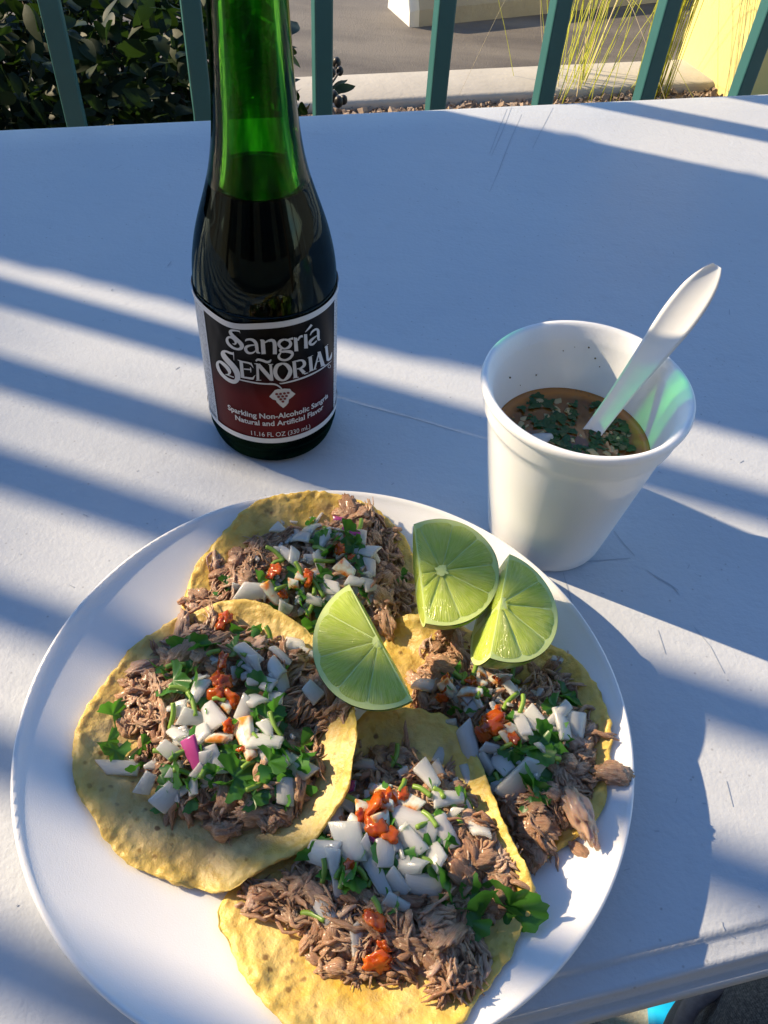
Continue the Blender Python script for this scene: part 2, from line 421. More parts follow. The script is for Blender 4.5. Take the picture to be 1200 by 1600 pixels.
# ------------------------------------------------------------------ hedge
hedge = tag(empty('hedge', (-.5, 1.3, GZ)), 'dense dark green leafy hedge behind the left part of the railing', 'hedge')
def leaf_proto(L=.05, Wd=.026, k=0):
    r2 = random.Random(k); V = []; F = []
    N = 6
    for i in range(N + 1):
        q = i / N; wd = Wd / 2 * (math.sin(math.pi * min(1, q ** .8 * .97 + .02)) ** .8) * (1.0 if q < .98 else .2)
        z = -.25 * L * (q - .4) ** 2 * r2.uniform(.8, 1.5)
        V += [(q * L, -wd, z + .15 * wd), (q * L, 0, z), (q * L, wd, z + .15 * wd)]
    for i in range(N):
        for j in (0, 1): a = i * 3 + j; F.append((a, a + 1, a + 4, a + 3))
    return V, F
protos = [leaf_proto(.05, .027, 1), leaf_proto(.043, .026, 2), leaf_proto(.055, .024, 3)]
fl_n = FA
def fence_l(s):                                 # light-wise coordinate of the railing line at cross coordinate s
    if s >= s0: P = corner + eu * ((s - s0) / eu.dot(n_s))
    else: P = corner + du * ((s - s0) / kk)
    return P.dot(hd)
def sl2w(s, l, z): return n_s * s + hd * l + Vector((0, 0, z))
leaves = []
def add_leaf(P):
    leaves.append((P, Euler((rng.gauss(0, .8), rng.gauss(.15, .6), rng.uniform(0, 6.28))), rng.uniform(.45, .85), rng.randrange(3)))
for k in range(21000):                           # tall block of the hedge (further along the railing)
    z = rng.uniform(-.2, 1.12)
    s = rng.uniform(.338, .676 - .03 * max(0, z - .6)); l = fence_l(s) - rng.uniform(.07, .50)
    add_leaf(sl2w(s, l, z))
hu0 = corner.dot(eu) - .60; fv = corner.dot(ev)
u330 = (CAM + (W(330, 100, 0) - CAM) * 1.6).dot(eu)
def zcap(u): return -.045 - .22 * float(sstep(u330 - .04, u330 + .18, u))
hend = W(455, 100, CAM_Z * (1 - 1.55)); 
ue = (CAM + (W(452, 100, 0) - CAM) * 1.6).dot(eu)
for k in range(19000):
    v = fv + rng.uniform(.07, .75); u = rng.uniform(hu0, ue + (v - fv - .3) * .1 + rng.gauss(0, .02)); z = rng.uniform(GZ + .05, zcap(u))
    add_leaf(eu * u + ev * v + Vector((0, 0, z)))
tanel = math.tan(R(SUN_EL))
def clear_of_sun(lf):
    P, e, sc_, k = lf; m3 = e.to_matrix()
    for v in protos[k][0][::3] + protos[k][0][2::3]:
        q = P + m3 @ (Vector(v) * sc_); s = q.dot(n_s); lt = q.dot(hd) + q.z / tanel
        if -.42 < lt < .25 and (s < np.interp(lt, [-.36, -.14, .10], [.3545, .3635, .384]) or s > .700): return False
    return True
leaves = [lf for lf in leaves if lf[0].z < -.25 or clear_of_sun(lf)]
vis = []
for i, (P, e, s, k) in enumerate(leaves):
    x, y = PX(P)
    if -10 < x < 500 and -15 < y < 200: vis.append(((P - CAM).length, i))
vis.sort(); keep = {i for _, i in vis[:290]}
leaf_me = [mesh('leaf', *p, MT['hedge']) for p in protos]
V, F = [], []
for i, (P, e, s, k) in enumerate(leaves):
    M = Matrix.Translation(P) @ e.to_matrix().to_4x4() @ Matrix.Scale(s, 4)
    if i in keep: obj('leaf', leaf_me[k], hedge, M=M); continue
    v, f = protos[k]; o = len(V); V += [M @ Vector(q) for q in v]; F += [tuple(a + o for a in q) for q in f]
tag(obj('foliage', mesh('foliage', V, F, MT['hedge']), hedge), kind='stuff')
parts = []
for k in range(46):
    u = rng.uniform(hu0 - .35, ue - .05); v = fv + rng.uniform(.2, .6); p = eu * u + ev * v
    top = Vector((p.x + rng.uniform(-.15, .15), p.y + rng.uniform(-.1, .1), rng.uniform(-.2, .05) if u > hu0 + .3 else rng.uniform(.2, .7)))
    b0 = Vector((p.x, p.y, GZ)); parts.append(tube([b0, b0.lerp(top, .5) + Vector((rng.uniform(-.04, .04), rng.uniform(-.04, .04), 0)), top], [.009, .006, .003], 5))
obj('twig', mesh('twig', *join(parts), MT['twig']), hedge).name = 'stems'
# the sprig of berries that leans out beyond the hedge, right of the bottle
def far(x, y, k): return CAM + (W(x, y, 0) - CAM) * k
sp = tag(empty('berry_sprig', far(506, 168, 1.5)), 'small dark sprig of leaves and berries silhouetted right of the green bottle', 'twig')
KS = 1.5
parts = [tube([far(*a, KS), far(*b, KS)], [.0016, .0012], 5) for a, b in (((505, 190), (508, 150)), ((508, 150), (519, 117)), ((519, 117), (526, 101)), ((519, 117), (519, 112)), ((515, 135), (530, 113)), ((505, 150), (500, 112)))]
obj('stem', mesh('stem', *join(parts), MT['twig']), sp)
for (x, y), r_ in (((526, 98), .006), ((519, 114), .005), ((531, 111), .005), ((507, 110), .006), ((529, 159), .006), ((537, 156), .005), ((510, 147), .007), ((522, 151), .006), ((504, 140), .006)):
    bm = bmesh.new(); bmesh.ops.create_uvsphere(bm, u_segments=10, v_segments=7, radius=r_, matrix=Matrix.Translation(far(x, y, KS)) @ Matrix.Diagonal((1, 1, 1.25, 1)))
    obj('berry', bm_mesh('berry', bm, MT['berry']), sp)
def sprig_leaf(tip, root, wd):
    a = far(*root, KS); b = far(*tip, KS); d = b - a; L = d.length; xa = d.normalized()
    nrm = (CAM - a).normalized() * .75 + Vector((0, 0, .5)); ya = nrm.cross(xa).normalized(); za = xa.cross(ya)
    Mx = Matrix((( xa.x, ya.x, za.x, a.x), (xa.y, ya.y, za.y, a.y), (xa.z, ya.z, za.z, a.z), (0, 0, 0, 1)))
    obj('leaf', mesh('leaf', *leaf_proto(L, wd, 5), MT['hedge']), sp, M=Mx)
sprig_leaf((557, 132), (522, 143), .013); sprig_leaf((545, 121), (518, 139), .007); sprig_leaf((540, 140), (506, 150), .008)
sprig_leaf((466, 30), (440, 52), .03)

# an unseen tree added up-sun to the left for its shade: its outer branches thin the light on the left of the table
tr_base = sl2w(-1.6, -8.6, GZ)
tree = tag(empty('added_shade_tree', tr_base), 'unseen slender tree added up-sun to the left to thin the sunlight on the table', 'tree')
tp = sl2w(-1.2, -8.3, 3.2)
limbs = [tube([tr_base, tr_base.lerp(tp, .5) + Vector((.05, .04, 0)), tp], [.09, .07, .05], 10)]
clumps = [((.235, -8.0, 4.37), (.12, .35, .13), 92), ((-1.2, -8.3, 4.4), (.62, .7, .8), 900), ((-1.9, -8.6, 3.9), (.6, .6, .6), 700), ((-1.4, -7.8, 5.3), (.55, .6, .5), 600)]
LV, LF = [], []
for (a, b, z), (ra, rb, rz), n in clumps:
    limbs.append(tube([tp, tp.lerp(sl2w(a, b, z), .55) + Vector((0, 0, .15)), sl2w(a, b, z)], [.04, .025, .008], 7))
    for k in range(n):
        while True:
            x, y, q = rng.uniform(-1, 1), rng.uniform(-1, 1), rng.uniform(-1, 1)
            if x * x + y * y + q * q < 1: break
        M = Matrix.Translation(sl2w(a + x * ra, b + y * rb, z + q * rz)) @ Euler((rng.uniform(-1, 1), rng.uniform(-1, 1), rng.uniform(0, 6.28))).to_matrix().to_4x4() @ Matrix.Scale(rng.uniform(.9, 1.3), 4)
        v, f = protos[k % 3]; o = len(LV); LV += [M @ Vector(p) for p in v]; LF += [tuple(c + o for c in g) for g in f]
obj('trunk', mesh('trunk', *join(limbs), MT['twig']), tree)
tag(obj('crown', mesh('crown', LV, LF, MT['hedge']), tree), kind='stuff')

# ------------------------------------------------------------------ feathery plants
def feather(name, label, root, n, spread, hgt, lean, seed, dry=0):
    r2 = random.Random(seed); t = tag(empty(name, root), label, 'plant'); parts = []; dr = []
    for k in range(n):
        a = r2.uniform(0, 6.28); h = hgt * r2.uniform(.45, 1.0); out = spread * r2.uniform(.05, 1) ** 1.3
        d = Vector((math.cos(a), math.sin(a), 0)); b0 = root + d * r2.uniform(0, spread * .35)
        p1 = b0 + Vector((0, 0, h * .55)) + lean * .45 + d * out * .25
        p2 = b0 + Vector((0, 0, h * .97)) + lean * .9 + d * out * .55
        p3 = b0 + Vector((0, 0, h * (.97 - .75 * min(1, out / .25) * r2.uniform(.3, 1)))) + lean * r2.uniform(.8, 1.2) + d * out * r2.uniform(1.1, 1.6)
        pts = catmull([b0, p1, p2, p3], 5); n_ = len(pts); w0 = r2.uniform(.0009, .0019)
        (dr if r2.random() < dry else parts).append(tube(pts, [w0 * (1 - .8 * i / n_) for i in range(n_)], 3))
    tag(obj('blades', mesh('blades', *join(parts), MT['grass']), t), kind='stuff')
    if dr: tag(obj('dry_blades', mesh('dry_blades', *join(dr), MT['drygrass']), t), kind='stuff')
GB = GZ + .075
feather('feather_grass', 'yellow green wispy grass clump leaning up in front of the kerb', W(905, 148, GB), 34, .40, .80, eu * .16 + ev * .05, 3, .08)
feather('feather_grass', 'taller dense yellow green grass clump against the yellow wall edge', W(1012, 150, GB), 85, .17, 1.25, eu * .02, 5, .04)
feather('feather_grass', 'sparse yellow wisps of grass by the third right picket', W(872, 160, GB), 14, .42, .62, eu * -.05, 8, .2)

# ------------------------------------------------------------------ table
n1 = W(908, 1496, 0); n2 = W(1200, 1454, 0)
tdir = (n2 - n1).normalized()
TA = R(16.2); tu = Vector((math.cos(TA), math.sin(TA), 0)); tv = Vector((-math.sin(TA), math.cos(TA), 0))
v_near = (n1.dot(tv) + n2.dot(tv)) / 2 - .013
f1 = W(0, 196, 0); f2 = W(1200, 136, 0); fm = W(600, 166, 0)
v_far = fm.dot(tv) + .001
table = tag(empty('folding_table', tu * .05 + tv * ((v_near + v_far) / 2) + Vector((0, 0, GZ))), 'pale grey plastic folding table carrying the food and drink', 'table')
prof = [(.055, 0), (.0145, 0), (.0130, -.0004), (.0120, -.0018), (.0110, -.0026), (.0062, -.0030), (.0048, -.0034), (.0038, -.0050), (.0032, -.0168), (.0012, -.0174), (.0002, -.0186), (0, -.0268), (.0012, -.0285), (.004, -.029), (.006, -.05)]
U0, U1 = -.84, .96; RC = .05
def rr_ring(inset, z, k=10):
    pts = []; r_ = max(.004, RC - inset)
    for (cx, cy, a0) in ((U1 - RC, v_far - RC, 0), (U0 + RC, v_far - RC, 90), (U0 + RC, v_near + RC, 180), (U1 - RC, v_near + RC, 270)):
        for i in range(k + 1):
            a = R(a0 + 90 * i / k); pts.append(tu * (cx + r_ * math.cos(a)) + tv * (cy + r_ * math.sin(a)) + Vector((0, 0, z)))
    return pts
V, F = [], []; rings = [rr_ring(i, z) for i, z in prof]; n = len(rings[0])
for r_ in rings: V += r_
for i in range(len(rings) - 1):
    for k in range(n): l = (k + 1) % n; F.append((i * n + k, (i + 1) * n + k, (i + 1) * n + l, i * n + l))
F.append(tuple(range(n))); F.append(tuple(range((len(rings) - 1) * n, len(rings) * n))[::-1])
top = obj('tabletop', mesh('tabletop', V, F, MT['table']), table)
# scratches worn into the top: shallow dark slivers
scr = simple('scratch', (.38, .42, .48), .7)
def scratch(pts, wd=.00022):
    P = [W(x, y, .00025) for x, y in pts]; V, F = [], []
    for i, p in enumerate(P):
        d = (P[min(i + 1, len(P) - 1)] - P[max(0, i - 1)]).normalized(); q = Vector((-d.y, d.x, 0)); k = wd * (.35 + .65 * math.sin(math.pi * (i + .5) / len(P)))
        V += [p + q * k, p - q * k]
    for i in range(len(P) - 1): F.append((2 * i, 2 * i + 1, 2 * i + 3, 2 * i + 2))
    return V, F
sc = [scratch(p) for p in ([(800, 165), (785, 205), (768, 243)], [(792, 170), (778, 205), (765, 240)], [(864, 168), (850, 195), (832, 232)], [(815, 178), (795, 225), (778, 270), (765, 300)],
      [(880, 880), (930, 876), (985, 872)], [(1010, 890), (1030, 905), (1050, 915), (1062, 930)], [(1022, 898), (1045, 912), (1060, 922)], [(1028, 984), (1034, 1003), (1040, 1022)], [(1085, 980), (1110, 1010), (1132, 1052)],
      [(880, 895), (890, 930), (905, 975)], [(960, 830), (975, 850), (992, 868)], [(560, 632), (640, 652), (720, 676)], [(1135, 1220), (1145, 1260)], [(1128, 1440), (1131, 1455)], [(175, 265), (190, 258)],
      [(990, 255), (996, 262)])]
for k in range(60):
    x, y = rng.uniform(0, 1200), rng.uniform(220, 1450); a = rng.uniform(0, 6.28); L = rng.uniform(3, 14)
    sc.append(scratch([(x, y), (x + L * math.cos(a), y + L * math.sin(a) * .6)], rng.uniform(.00015, .0004)))
tag(obj('scratches', mesh('scratches', *join(sc), scr, False), table), kind='stuff')
for a in (-.62, .74):
    for b_ in (v_near + .09, v_far - .09):
        p = tu * a + tv * b_
        obj('leg', mesh('leg', *tube([(p.x, p.y, GZ), (p.x, p.y, -.0505)], [.014, .014], 12), simple('leg_metal', (.30, .31, .32), .4, metal=.6)), table)

# ------------------------------------------------------------------ foam plate
PC = Vector((-.0140, .1454, 0)); PR = .1127
def plate_z(r):
    q = np.clip((np.asarray(r) - .064) / (PR - .064), 0, 1)
    return .0045 + .0155 * (q ** 1.55)
prof_in = [(r, float(plate_z(r))) for r in np.linspace(.001, PR - .0022, 36)]
lip = [(PR - .0010, .0203), (PR, .0196), (PR + .0002, .0184), (PR - .0008, .0176)]
under = [(r, float(plate_z(r)) - .0030) for r in np.linspace(PR - .004, .066, 16)] + [(.062, .0002), (.001, .0002)]
V, F = lathe(prof_in + lip + under, 160)
plate = tag(obj('foam_plate', mesh('foam_plate', [Vector(v) + PC for v in V], F, MT['foam'])), 'round white foam plate holding four tacos', 'plate')

# ------------------------------------------------------------------ tacos
def zb(P): return float(plate_z(math.hypot(P[0] - PC.x, P[1] - PC.y)))
def outline_pts(lst):
    out = []
    for q in lst:
        z = q[2] if len(q) > 2 else None
        if z is None:
            z = .012
            for _ in range(4): P = W(q[0], q[1], z); z = zb(P) + .0035
        P = W(q[0], q[1], z); out.append((P.x, P.y, z))
    return out
class Taco:
    def __init__(s, key, outline, meat, label, mound, top, seed):
        s.px = [(q[0], q[1]) for q in outline]; s.rng = random.Random(seed)
        O = np.array(catmull(outline_pts(outline), 10, True)); s.c = np.array(((O[:, 0].max() + O[:, 0].min()) / 2, (O[:, 1].max() + O[:, 1].min()) / 2))
        th = np.arctan2(O[:, 1] - s.c[1], O[:, 0] - s.c[0]); rr = np.hypot(O[:, 0] - s.c[0], O[:, 1] - s.c[1]); o = np.argsort(th)
        s.th, s.rr, s.ze = th[o], rr[o], O[o, 2]
        s.poly = [(a, b) for a, b in O[:, :2]]
        s.seed = seed; s.H = mound
        s.meat = [tuple(W(x, y, .019)[:2]) for x, y in meat]; s.meat_px = meat
        s.top = [tuple(W(x, y, .024)[:2]) for x, y in top]; s.top_px = top
        s.root = tag(empty('taco', (s.c[0], s.c[1], .008)), label, 'taco', 'tacos on the foam plate')
    def edge(s, a):
        a = np.asarray(a); t3 = np.concatenate([s.th - 2 * np.pi, s.th, s.th + 2 * np.pi])
        return np.interp(a, t3, np.tile(s.rr, 3)), np.interp(a, t3, np.tile(s.ze, 3))
    def tz(s, X, Y):
        X = np.asarray(X, float); Y = np.asarray(Y, float)
        a = np.arctan2(Y - s.c[1], X - s.c[0]); r = np.hypot(X - s.c[0], Y - s.c[1]); Re, Ze = s.edge(a)
        rho = np.clip(r / Re, 0, 1); b = plate_z(np.hypot(X - PC.x, Y - PC.y)) + .0035
        ex = s.c[0] + Re * np.cos(a); ey = s.c[1] + Re * np.sin(a); be = plate_z(np.hypot(ex - PC.x, ey - PC.y)) + .0035
        return b + np.maximum(0, Ze - be) * rho ** 2.6
    def mz(s, X, Y):
        d = sdist(s.meat, X, Y); return s.tz(X, Y) + s.H * sstep(-.004, .017, d) * .9
    def fz(s, X, Y):
        d = sdist(s.top, X, Y); return s.mz(X, Y) + .0040 * sstep(-.006, .012, d)
    def at(s, x, y, f, off=0.0):
        z = .02
        for _ in range(7): P = W(x, y, z); z = .5 * z + .5 * (float(f(np.array([P.x]), np.array([P.y]))[0]) + off)
        return W(x, y, z)
T = {}
T[1] = Taco(1, [(285, 958), (290, 922), (308, 880), (335, 845), (372, 806), (412, 780), (460, 768), (512, 768), (560, 781), (602, 806), (636, 845), (652, 885), (655, 930), (650, 965), (620, 1010), (540, 1045), (440, 1040), (350, 1010), (298, 988)],
    [(292, 945), (325, 915), (342, 868), (400, 838), (480, 830), (535, 792), (578, 788), (612, 815), (622, 850), (640, 905), (652, 950), (632, 975), (598, 985), (560, 960), (450, 955), (380, 950), (310, 965)],
    'topmost taco at the far edge of the plate, its tortilla browned at the upper left', .011,
    [(425, 825), (500, 805), (560, 825), (600, 890), (590, 930), (540, 960), (480, 960), (380, 935), (370, 910), (430, 880)], 11)
T[3] = Taco(3, [(605, 985), (640, 958, .017), (690, 960, .016), (740, 985), (800, 1000), (860, 1006), (905, 1035), (935, 1075), (950, 1112), (958, 1160), (950, 1205), (945, 1250), (925, 1290), (882, 1320), (830, 1350), (760, 1330), (680, 1250), (620, 1150), (592, 1060)],
    [(660, 1005), (700, 985), (740, 1010), (800, 1045), (870, 1040), (908, 1095), (930, 1150), (935, 1215), (900, 1262), (868, 1320), (822, 1345), (795, 1290), (765, 1210), (690, 1140), (640, 1085)],
    'right hand taco under two lime wedges, meat spilling off its right side', .011,
    [(650, 1060), (740, 1040), (880, 1085), (885, 1150), (840, 1235), (780, 1260), (700, 1250), (660, 1200), (720, 1120)], 13)
T[4] = Taco(4, [(343, 1440), (345, 1410), (372, 1380), (420, 1330), (470, 1260), (530, 1160, .014), (572, 1113, .018), (620, 1102, .019), (690, 1115, .018), (738, 1165, .019), (770, 1238, .023), (792, 1295, .026), (822, 1348, .026), (836, 1388, .024), (830, 1430, .02), (814, 1455, .018), (790, 1500), (762, 1542), (740, 1572), (715, 1603), (640, 1640), (560, 1645), (480, 1622), (438, 1590), (400, 1550), (368, 1500), (350, 1462)],
    [(555, 1180), (640, 1165), (700, 1200), (752, 1260), (780, 1330), (795, 1390), (770, 1420), (750, 1460), (755, 1530), (700, 1560), (640, 1530), (590, 1525), (500, 1515), (470, 1460), (400, 1425), (370, 1395), (440, 1340), (480, 1290), (540, 1225)],
    'bottom taco nearest the viewer, heaped with diced onion and a large cilantro leaf', .012,
    [(480, 1240), (560, 1190), (690, 1180), (740, 1260), (700, 1290), (690, 1390), (640, 1410), (580, 1370), (540, 1400), (490, 1350)], 14)
T[2] = Taco(2, [(113, 1200), (118, 1150), (132, 1108), (165, 1060), (205, 1012), (255, 976, .014), (300, 955, .019), (345, 939, .022), (385, 936, .023), (430, 949, .023), (480, 985, .022), (520, 1040, .022), (548, 1092, .027), (557, 1135, .033), (551, 1185, .033), (543, 1232, .028), (515, 1275, .023), (490, 1310, .020), (455, 1336, .018), (420, 1352, .016), (400, 1363, .015), (350, 1391, .013), (310, 1386), (255, 1371), (205, 1349), (165, 1312), (150, 1280), (122, 1242)],
    [(175, 1095), (215, 1042), (268, 985), (330, 968), (420, 985), (480, 1010), (540, 1075), (545, 1110), (500, 1150), (500, 1200), (470, 1260), (430, 1285), (340, 1305), (285, 1265), (225, 1215), (200, 1150)],
    'left hand taco with purple edged onion and orange salsa, charred flecks on its tortilla', .012,
    [(270, 1040), (400, 1000), (440, 1010), (450, 1110), (480, 1160), (490, 1200), (420, 1250), (330, 1220), (250, 1260), (170, 1205), (260, 1150), (250, 1090)], 12)
OVER = {1: [2, 3], 3: [4, 2], 4: [2], 2: []}

def build_tortilla(t):
    NR, NA = 46, 220
    r2 = t.rng; jag = [(r2.uniform(.002, .012) / (1 + k * .085), k, r2.uniform(0, 6.28)) for k in range(5, 96, 3)]
    V, F, rim = [], [], []
    a = np.linspace(0, 2 * np.pi, NA, endpoint=False) - np.pi
    Re, Ze = t.edge(a)
    jit = sum(A * np.sin(k * a + p) for A, k, p in jag) * .75
    Rj = Re * (1 + jit * np.where(Ze > .03, .5, 1))
    def pt(rho, i, off):
        x = t.c[0] + rho * Rj[i] * math.cos(a[i]); y = t.c[1] + rho * Rj[i] * math.sin(a[i])
        return x, y
    rhos = list(np.linspace(0.02, .90, NR - 10)) + list(np.linspace(.915, 1.0, 10))
    X = np.array([[t.c[0] + q * Rj[i] * math.cos(a[i]) for i in range(NA)] for q in rhos]); Y = np.array([[t.c[1] + q * Rj[i] * math.sin(a[i]) for i in range(NA)] for q in rhos])
    Z = t.tz(X, Y)
    for ri, q in enumerate(rhos):
        for i in range(NA):
            p = Vector((X[ri, i], Y[ri, i], t.seed))
            bmp = .0011 * mnoise.noise(p * 60) + .0007 * mnoise.noise(p * 170) + .0005 * mnoise.noise(p * 420)
            bmp *= 1 + .8 * max(0, (q - .8) / .2)
            rd = .0008 * max(0, (q - .955) / .045) ** 2          # rounded rim
            V.append((X[ri, i], Y[ri, i], Z[ri, i] + bmp - rd)); rim.append(q)
    n0 = len(rhos)
    for ri, q in enumerate((1.006, 1.003, .985, .90)):           # rim side and underside
        for i in range(NA):
            x = t.c[0] + q * Rj[i] * math.cos(a[i]); y = t.c[1] + q * Rj[i] * math.sin(a[i])
            V.append((x, y, Z[-1, i] - (.0013, .0020, .0023, .0023)[ri] if q > .95 else float(Z[-6, i]) - .0023)); rim.append(1.0)
    for i in range(n0 + 3):
        for k in range(NA): l = (k + 1) % NA; F.append((i * NA + k, i * NA + l, (i + 1) * NA + l, (i + 1) * NA + k))
    V.append((t.c[0], t.c[1], float(Z[0].mean()))); rim.append(0)
    F += [(len(V) - 1, (k + 1) % NA, k) for k in range(NA)]
    F = [f if len(f) == 3 else f for f in F]
    me = mesh('tortilla', V, F, MT['tortilla_tan' if t is T[2] else 'tortilla'])
    at = me.attributes.new('rim', 'FLOAT', 'POINT'); at.data.foreach_set('value', rim)
    bm = bmesh.new(); bm.from_mesh(me); bmesh.ops.recalc_face_normals(bm, faces=bm.faces); bm.to_mesh(me); bm.free()
    obj('tortilla', me, t.root)

# ---- fibre chunk, onion, leaf and salsa prototypes (shared mesh data)
def shred(seed, L=.012, nf=10, fr=.0006, spread=.0018):
    """a pulled clump: flat fibres of unequal length lying more or less together, with kinks and frayed ends"""
    r2 = random.Random(seed); parts = []; bend = Vector((0, r2.uniform(-.35, .35), r2.uniform(.0, .35))) * L
    for k in range(nf):
        off = Vector((r2.gauss(0, .12) * L, r2.gauss(0, spread * .6), r2.gauss(0, spread * .45))); ln = L * r2.uniform(.35, 1.05); dy, dz = r2.gauss(0, .15), r2.gauss(0, .13)
        pts = []; kx = r2.uniform(.25, .75); ky = r2.gauss(0, .10) * ln; kz = r2.gauss(0, .08) * ln
        for i in range(6):
            q = i / 5; x = (q - .5) * ln; h = max(0, 1 - abs(q - kx) * 2.4)
            pts.append(Vector((x, x * dy + ky * h, x * dz + kz * h)) + off - bend * ((q - .5) ** 2) * 2 + Vector((0, r2.gauss(0, .00025), r2.gauss(0, .00025))))
        rr_ = fr * r2.uniform(.5, 1.8); tp = [.3, .85, 1.1, 1.0, .9, .25]
        v, f = tube(pts, [rr_ * t_ * r2.uniform(.8, 1.2) for t_ in tp], 6)
        a0_ = r2.uniform(0, 3.14); c_, s_ = math.cos(a0_), math.sin(a0_)
        for n_i, p in enumerate(v):                          # flatten each fibre across a random direction
            o = pts[n_i // 6]; d = p - o; w_ = d.y * c_ + d.z * s_; p2 = d - Vector((0, c_, s_)) * w_ * .5; v[n_i] = o + p2 * 1.15
        parts.append((v, f))
    return join(parts)
def lump(seed, L=.009):
    """a torn chunk with fibrous ridges along its length and ragged ends"""
    bm = bmesh.new(); bmesh.ops.create_icosphere(bm, subdivisions=4, radius=1)
    r2 = random.Random(seed); o = Vector((r2.random() * 9, r2.random() * 9, 0)); sx, sy, sz = L * .5, L * .5 * r2.uniform(.40, .75), L * .5 * r2.uniform(.28, .5)
    for v in bm.verts:
        d = v.co.copy(); rag = 1 + 1.1 * abs(d.x) ** 3
        k = 1 + .42 * mnoise.noise(d * 1.2 + o) + .22 * rag * mnoise.noise(Vector((d.x * 1.2, d.y * 4, d.z * 4)) + o) + .20 * rag * mnoise.noise(Vector((d.x * 1.6, d.y * 12, d.z * 12)) + o)
        v.co = Vector((d.x * sx, d.y * sy, d.z * sz)) * k; v.co.z -= 1.2 * v.co.x ** 2 / L * r2.uniform(.2, .25)
    return bm_mesh('meat_lump', bm, MT['meat'])
SHRED = [mesh('meat_shred', *shred(k, L=(.008, .011, .014, .010)[k % 4], nf=(9, 12, 14, 8, 11)[k % 5], fr=(.00042, .00055, .0007)[k % 3], spread=(.0011, .0015, .0019)[k % 3]), MT['meat']) for k in range(24)]
LUMP = [lump(k, (.007, .011, .009, .014)[k % 4]) for k in range(14)]
def onion_mesh(seed, L, Wd, H, skin=False):
    """a piece of an onion layer: curved slab with cut sides"""
    r2 = random.Random(seed); nx, ny = 5, 4; V, F = [], []
    crv = r2.uniform(.5, 1.4) * .12 * Wd / .006; tp = r2.uniform(.65, 1.05); sk = r2.uniform(-.25, .25); cor = [(r2.uniform(-.22, .22), r2.uniform(-.22, .22)) for _ in range(4)]
    for lay in (0, 1):
        for i in range(nx):
            for j in range(ny):
                u = i / (nx - 1) - .5; v = j / (ny - 1) - .5
                b = [(0.5 - u) * (0.5 - v), (0.5 + u) * (0.5 - v), (0.5 + u) * (0.5 + v), (0.5 - u) * (0.5 + v)]
                x = u * L + sk * v * Wd + L * sum(w_ * c[0] for w_, c in zip(b, cor)); y = v * Wd * (1 + (tp - 1) * (u + .5)) + Wd * sum(w_ * c[1] for w_, c in zip(b, cor))
                z = -crv * 4 * v * v * Wd - .10 * L * u * u + (lay - .5) * H * (1 - .25 * abs(u))
                V.append((x * (.96 if lay else 1), y * (.95 if lay else 1), z))
    def id_(l, i, j): return l * nx * ny + i * ny + j
    for i in range(nx - 1):
        for j in range(ny - 1):
            F.append((id_(1, i, j), id_(1, i + 1, j), id_(1, i + 1, j + 1), id_(1, i, j + 1))); F.append((id_(0, i, j), id_(0, i, j + 1), id_(0, i + 1, j + 1), id_(0, i + 1, j)))
    for i in range(nx - 1):
        F.append((id_(0, i, 0), id_(0, i + 1, 0), id_(1, i + 1, 0), id_(1, i, 0))); F.append((id_(0, i, ny - 1), id_(1, i, ny - 1), id_(1, i + 1, ny - 1), id_(0, i + 1, ny - 1)))
    for j in range(ny - 1):
        F.append((id_(0, 0, j), id_(1, 0, j), id_(1, 0, j + 1), id_(0, 0, j + 1))); F.append((id_(0, nx - 1, j), id_(0, nx - 1, j + 1), id_(1, nx - 1, j + 1), id_(1, nx - 1, j)))
    bm = bmesh.new(); bv = [bm.verts.new(v) for v in V]
    for f in F: bm.faces.new([bv[q] for q in f])
    bmesh.ops.recalc_face_normals(bm, faces=bm.faces)
    es = [e for e in bm.edges if len(e.link_faces) == 2 and e.calc_face_angle(0) > .7]
    bmesh.ops.bevel(bm, geom=es, offset=min(.0006, H * .3), segments=2, affect='EDGES', profile=.6)
    me = bm_mesh('onion_piece', bm, [MT['onion'], MT['purple']])
    if skin:
        for p in me.polygons:
            if p.normal.z > .4 or p.normal.y > .75: p.material_index = 1
    try: me.set_sharp_from_angle(angle=R(45))
    except Exception: pass
    return me
ONS = {}
def onion_pick(L, Wd, r2, skin=False):
    key = (round(L * 2000), round(Wd * 2000), r2.randrange(5), skin)
    if key not in ONS: ONS[key] = onion_mesh(hash(key[:3]) % 9999 + 17, L, Wd, max(.0011, min(.0024, Wd * .28)), skin)
    return ONS[key]
def leaf_cil(seed, L):
    """a chopped cilantro leaflet: lobed, toothed, cupped"""
    r2 = random.Random(seed); N = 40; V = [(0, 0, 0)]; F = []; cut = r2.uniform(-.2, 1.2); l1 = r2.uniform(.8, 1.2)
    for ring in (.35, .7, 1.0):
        for k in range(N + 1):
            a = R(-118 + 236 * k / N); lob = .62 + .38 * abs(math.cos(1.5 * a * l1)) ** .7; tooth = 1 + .055 * math.sin(a * 15 + seed)
            q = ring * L * .62 * lob * (tooth if ring > .8 else 1)
            x, y = q * math.cos(a) * 1.15, q * math.sin(a)
            z = .30 * L * (.5 * (y / L) ** 2 * 4 * r2.choice((1, 1)) - .35 * (x / L) ** 2 * 3 * cut) + .05 * L * math.sin(a * 6 + seed) * ring
            V.append((x, y, z))
    n = N + 1
    for k in range(N): F.append((0, 1 + k, 2 + k))
    for r_ in (0, 1):
        for k in range(N): F.append((1 + r_ * n + k, 1 + (r_ + 1) * n + k, 2 + (r_ + 1) * n + k, 2 + r_ * n + k))
    return mesh('cilantro_leaf', V, F, MT['cilantro'])
CIL = {}
def cil_pick(L, r2):
    key = (round(L * 1000), r2.randrange(4))
    if key not in CIL: CIL[key] = leaf_cil(key[0] * 7 + key[1] * 13, L)
    return CIL[key]
